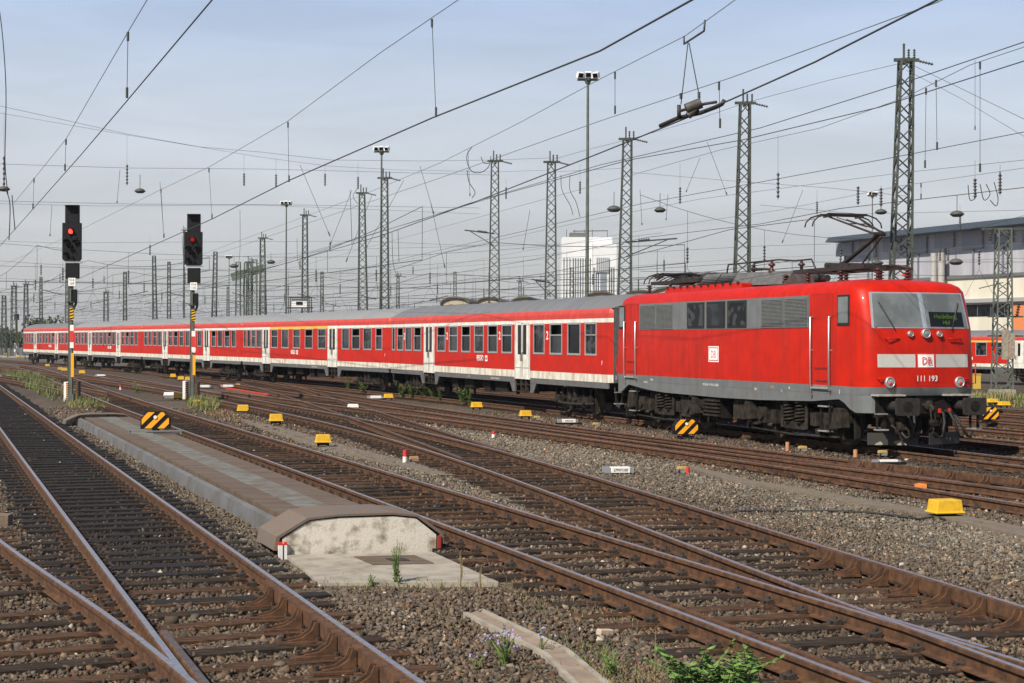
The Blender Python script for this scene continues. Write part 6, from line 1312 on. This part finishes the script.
# ------------------------------------------------------------------ vegetation
M_G1 = mat('grass_green', (.115,.165,.04), .8, 0, var=.25); M_G2 = mat('grass_straw', (.25,.2,.09), .85, 0, var=.2); M_G3 = mat('weed_green', (.13,.20,.045), .7, 0, var=.2); M_RD = mat('sorrel_red', (.2,.06,.05), .85, 0, var=.3); M_FL = mat('violet_petal', (.27,.22,.44), .7); M_YF = mat('yellow_petal', (.6,.45,.03), .7)
def blades(label, poly, n, h, z=-.2, mix=(.6,.4,0), w=.012, seed=1, spread=.35, name='grass'):
    r = random.Random(seed); m = MB(); xs = [p[0] for p in poly]; ys = [p[1] for p in poly]
    def inside(x, y):
        c = False
        for i in range(len(poly)):
            (xa, ya), (xb, yb) = poly[i], poly[(i+1) % len(poly)]
            if (ya > y) != (yb > y) and x < (xb-xa)*(y-ya)/(yb-ya)+xa: c = not c
        return c
    W_ = [gp(x, y, z) for x, y in poly]; P2 = [(p.x, p.y) for p in W_]; poly = P2; x0, x1 = min(p[0] for p in P2), max(p[0] for p in P2); y0, y1 = min(p[1] for p in P2), max(p[1] for p in P2); k = 0
    cl = [(r.uniform(x0,x1), r.uniform(y0,y1), r.uniform(.5,1.25)) for _ in range(max(4,n//60))]
    while k < n:
        c = r.choice(cl); s_ = min((x1-x0),(y1-y0))*.2+.15; x = r.gauss(c[0], s_); y = r.gauss(c[1], s_*1.5); k += 1
        if not inside(x, y): continue
        H = h*c[2]*r.uniform(.45,1.15); a = r.uniform(0,6.28); l = H*r.uniform(.1,spread*1.6); d = Vector((math.cos(a), math.sin(a), 0)); e = Vector((-d.y, d.x, 0))*w*r.uniform(.7,1.5); b = Vector((x,y,gz(x,y)-.03)); u = r.random(); mi = 0 if u < mix[0] else 1 if u < mix[0]+mix[1] else 2
        mdl = b+d*l*.35+Vector((0,0,H*.6)); tp = b+d*l+Vector((0,0,H)); m.add([b-e, b+e, mdl+e*.7, mdl-e*.7, tp], [(0,1,2,3),(3,2,4)], mi)
        if r.random() < .06: q = tp; m.add([q-e*1.3, q+Vector((0,0,.02)), q+e*1.3, q-Vector((0,0,.03))], [(0,1,2,3)], 1)
    return tag(m.build(name, [M_G1, M_G2, M_RD], fix=False), label, 'grass', kind='stuff')
blades('tall green grass patch left of the left signal', [(0,372),(30,374),(62,386),(66,402),(58,404),(40,396),(14,382)], 26000, .40, mix=(.8,.2,0), w=.013, seed=2, spread=.8)
blades('thin grass around the left signal foot', [(64,402),(80,398),(108,402),(106,409),(70,408)], 6000, .24, w=.010, seed=3, spread=.8)
blades('yellowish grass tuft right of the right signal foot', [(185,403),(205,400),(222,405),(214,413),(190,409)], 10000, .3, mix=(.6,.4,0), w=.011, seed=4, spread=.8)
blades('reddish dry ground plants right of the right signal', [(203,409),(222,411),(248,420),(244,425),(215,417)], 4500, .12, mix=(.1,.3,.6), w=.016, seed=5)
blades('straw and grass verge at the far right before the standing coach', [(940,384),(1030,386),(1030,394),(940,391.5)], 5200, .5, mix=(.5,.5,0), w=.035, seed=6)
blades('low dry moss and grass around the concrete trough', [(430,600),(520,620),(600,640),(670,690),(560,695),(470,660)], 2600, .06, mix=(.4,.6,0), w=.003, seed=7, spread=.8)
blades('low green weeds right of the concrete trough', [(540,640),(600,645),(660,690),(610,690)], 2000, .09, mix=(.85,.15,0), w=.004, seed=8, spread=.9)
blades('sparse dry grass behind the concrete slab', [(440,575),(520,590),(560,620),(470,610)], 700, .09, mix=(.4,.6,0), w=.003, seed=9, spread=.6)
blades('dry pinkish grass at the bottom edge beside the green bush', [(600,675),(670,660),(700,700),(600,700)], 2600, .08, mix=(.2,.55,.25), w=.003, seed=10, spread=.9)
blades('dry and green tufts along the front edge of the concrete slab', [(318,584),(500,583),(508,592),(330,593)], 1500, .11, mix=(.45,.5,.05), w=.003, seed=12, spread=.8)
blades('ragged dry grass along the near rail of the middle track', [(450,566),(520,582),(640,625),(720,662),(690,668),(600,632),(500,598),(445,580)], 3600, .10, mix=(.3,.6,.1), w=.003, seed=13, spread=.9)
blades('sparse weeds along the rail foot beside the pale ballast at right', [(700,466),(800,488),(900,505),(900,510),(790,494),(700,470)], 700, .12, mix=(.6,.4,0), w=.005, seed=14, spread=.8)
def weed(x, yb, hpx, label, seed, stems=5, spread=.12, flower=None, leaf=.045, mt=None, z=-.19, group=None, name='weed', ns=14, dens=1.):
    r = random.Random(seed); p = gp(x, yb, z); k = FPX/p.y; H = hpx/k; o = empty(name, p, 0, label, 'plant', group); m = MB(); lf = MB(); fl = MB()
    for i in range(stems):
        a = r.uniform(0,6.28); d = Vector((math.cos(a), math.sin(a), 0))*r.uniform(.3,1)*spread; h = H*r.uniform(.6,1.0); pts = [Vector((r.gauss(0,.02),r.gauss(0,.02),-.02)), d*.4+Vector((0,0,h*.5)), d+Vector((0,0,h))]; m.tube(pts, [.005,.004,.002], 4)
        for j in range(int(ns*dens)):
            f = .12+.88*j/ns; q = pts[0].lerp(pts[1], f*2) if f < .5 else pts[1].lerp(pts[2], f*2-1); b = r.uniform(0,6.28); L = leaf*r.uniform(.6,1.3)*(1.1-.5*f); e = Vector((math.cos(b), math.sin(b), r.uniform(.0,.8))).normalized(); s_ = Vector((-e.y,e.x,0)).normalized()*L*.16
            lf.add([q, q+e*L*.5+s_, q+e*L, q+e*L*.5-s_], [(0,1,2,3)], 0)
        if flower:
            for j in range(flower[1]): q = pts[2]+Vector((r.gauss(0,.02),r.gauss(0,.02),-r.uniform(0,.12)*H)); s_ = r.uniform(.008,.014); n1 = Vector((r.gauss(0,1),r.gauss(0,1),r.gauss(0,1))).normalized(); n2 = n1.orthogonal().normalized(); fl.add([q-n1*s_,q-n2*s_,q+n1*s_,q+n2*s_], [(0,1,2,3)], 0)
    m.build('stem', mt or M_G3, o); 
    if lf.v: lf.build('leaves', mt or M_G3, o, fix=False)
    if fl.v: fl.build('blossoms', flower[0], o, fix=False)
    return o
weed(396,585,46,'bright green weed standing on the corner of the concrete slab',1,9,.10,leaf=.055,ns=26)
weed(371,586,16,'smaller green weed at the slab edge left of the tall one',2,4,.05)
weed(462,588,38,'dry brown stalk beside the middle track behind the slab',3,3,.05,leaf=.02,mt=M_G2); weed(480,590,30,'second dry brown stalk, right of the first one',4,3,.06,leaf=.02,mt=M_G2)
weed(505,664,38,'violet flowering toadflax left of the concrete trough',5,14,.24,(M_FL,4),leaf=.035,ns=16); weed(540,652,26,'small violet flowers growing through the concrete trough',6,5,.13,(M_FL,3),leaf=.03,ns=10); weed(478,668,20,'low violet flowers left of the toadflax clump',7,5,.15,(M_FL,2),leaf=.025,ns=8)
weed(655,690,92,'single tall dry grass stalk left of the green bush',8,1,.04,leaf=.03,mt=M_G2)
weed(612,676,26,'leafy green weed right of the trough near the bottom edge',9,8,.12,leaf=.06)
for i, (x, y, h, lb) in enumerate(((348,391,24,'tall weed clump under the second coach door'),(362,393,12,'low weed right of the clump under the second coach door'),(401,397,17,'weed right of the white casing under the coaches'),(412,398,15,'weed in the middle of the row under the coaches'),(424,399,19,'weed with yellow heads left of the step under the coaches'),(433,400,16,'weed right below the coach steps'),(440,401,24,'thin tall yellow flowering weed below the coach steps'),(462,404,20,'weed clump just left of the yellow cover under the first coach'),(469,405,24,'taller weed touching the yellow cover under the first coach'),(138,394,14,'round green weed behind the near rail left of the right signal'))):
    weed(x, y, h, lb, 20+i, 9, .4, (M_YF,2) if i in (4,6) else None, leaf=.17, z=-.25, group='weeds along the rails under the coaches', ns=12)
# pinnate bush at the bottom
r_ = random.Random(11); p = gp(722,700,-.19); o = empty('bush', p, 0, 'bright green leafy bush at the bottom edge in front of the near rail', 'bush'); st = MB(); lf = MB()
for i in range(44):
    a = r_.uniform(0,6.28); el = r_.uniform(.3,1.35); L = r_.uniform(.28,.52); d = Vector((math.cos(a)*math.cos(el), math.sin(a)*math.cos(el)*.8, math.sin(el)*.85)); b = Vector((r_.gauss(0,.13), r_.gauss(0,.09), r_.uniform(.0,.06))); pts = [b, b+d*L*.5+Vector((0,0,.03)), b+d*L+Vector((0,0,-.03))]; st.tube(pts, [.006,.004,.002], 4); sd_ = Vector((-d.y,d.x,0)).normalized()
    for j in range(6):
        f = .25+.75*j/5; q = pts[0].lerp(pts[1], f*2) if f < .5 else pts[1].lerp(pts[2], f*2-1)
        for s_ in (-1, 1):
            l = r_.uniform(.075,.115)*(1.1-.35*f); e = (sd_*s_+d*.6+Vector((0,0,r_.uniform(-.35,.1)))).normalized(); up = Vector((r_.gauss(0,.35), r_.gauss(0,.35), 1)); wv = e.cross(up).normalized()*l*.24; nn = wv.cross(e).normalized()*l*.07
            lf.add([q, q+e*l*.3+wv*.9-nn, q+e*l*.65+wv*.75-nn, q+e*l, q+e*l*.65-wv*.75-nn, q+e*l*.3-wv*.9-nn, q+e*l*.5+nn], [(0,1,6),(1,2,6),(2,3,6),(3,4,6),(4,5,6),(5,0,6)], r_.randint(0,1))
st.build('stem', M_G3, o); lf.build('leaves', [mat('bush_leaf', (.085,.165,.028), .55, 0, var=.3, vscale=8), mat('bush_leaf_pale', (.125,.215,.04), .55, 0, var=.2, vscale=8)], o, fix=False)

# ------------------------------------------------------------------ summer haze over the yard
hm = bpy.data.materials.new('summer_haze'); hm.use_nodes = True; nt = hm.node_tree
for n in list(nt.nodes):
    if n.type == 'BSDF_PRINCIPLED': nt.nodes.remove(n)
pv = nt.nodes.new('ShaderNodeVolumePrincipled'); pv.inputs['Color'].default_value = (.86,.88,.92,1); pv.inputs['Density'].default_value = .00016; pv.inputs['Anisotropy'].default_value = .2
nt.links.new(pv.outputs[0], nt.nodes['Material Output'].inputs['Volume'])
m = MB(); m.bb(-3200, 3200, -40, 6050, -2.2, 60); ho_ = m.build('haze', hm); ho_['kind'] = 'stuff'
S.cycles.volume_bounces = 0; S.cycles.volume_step_rate = 4
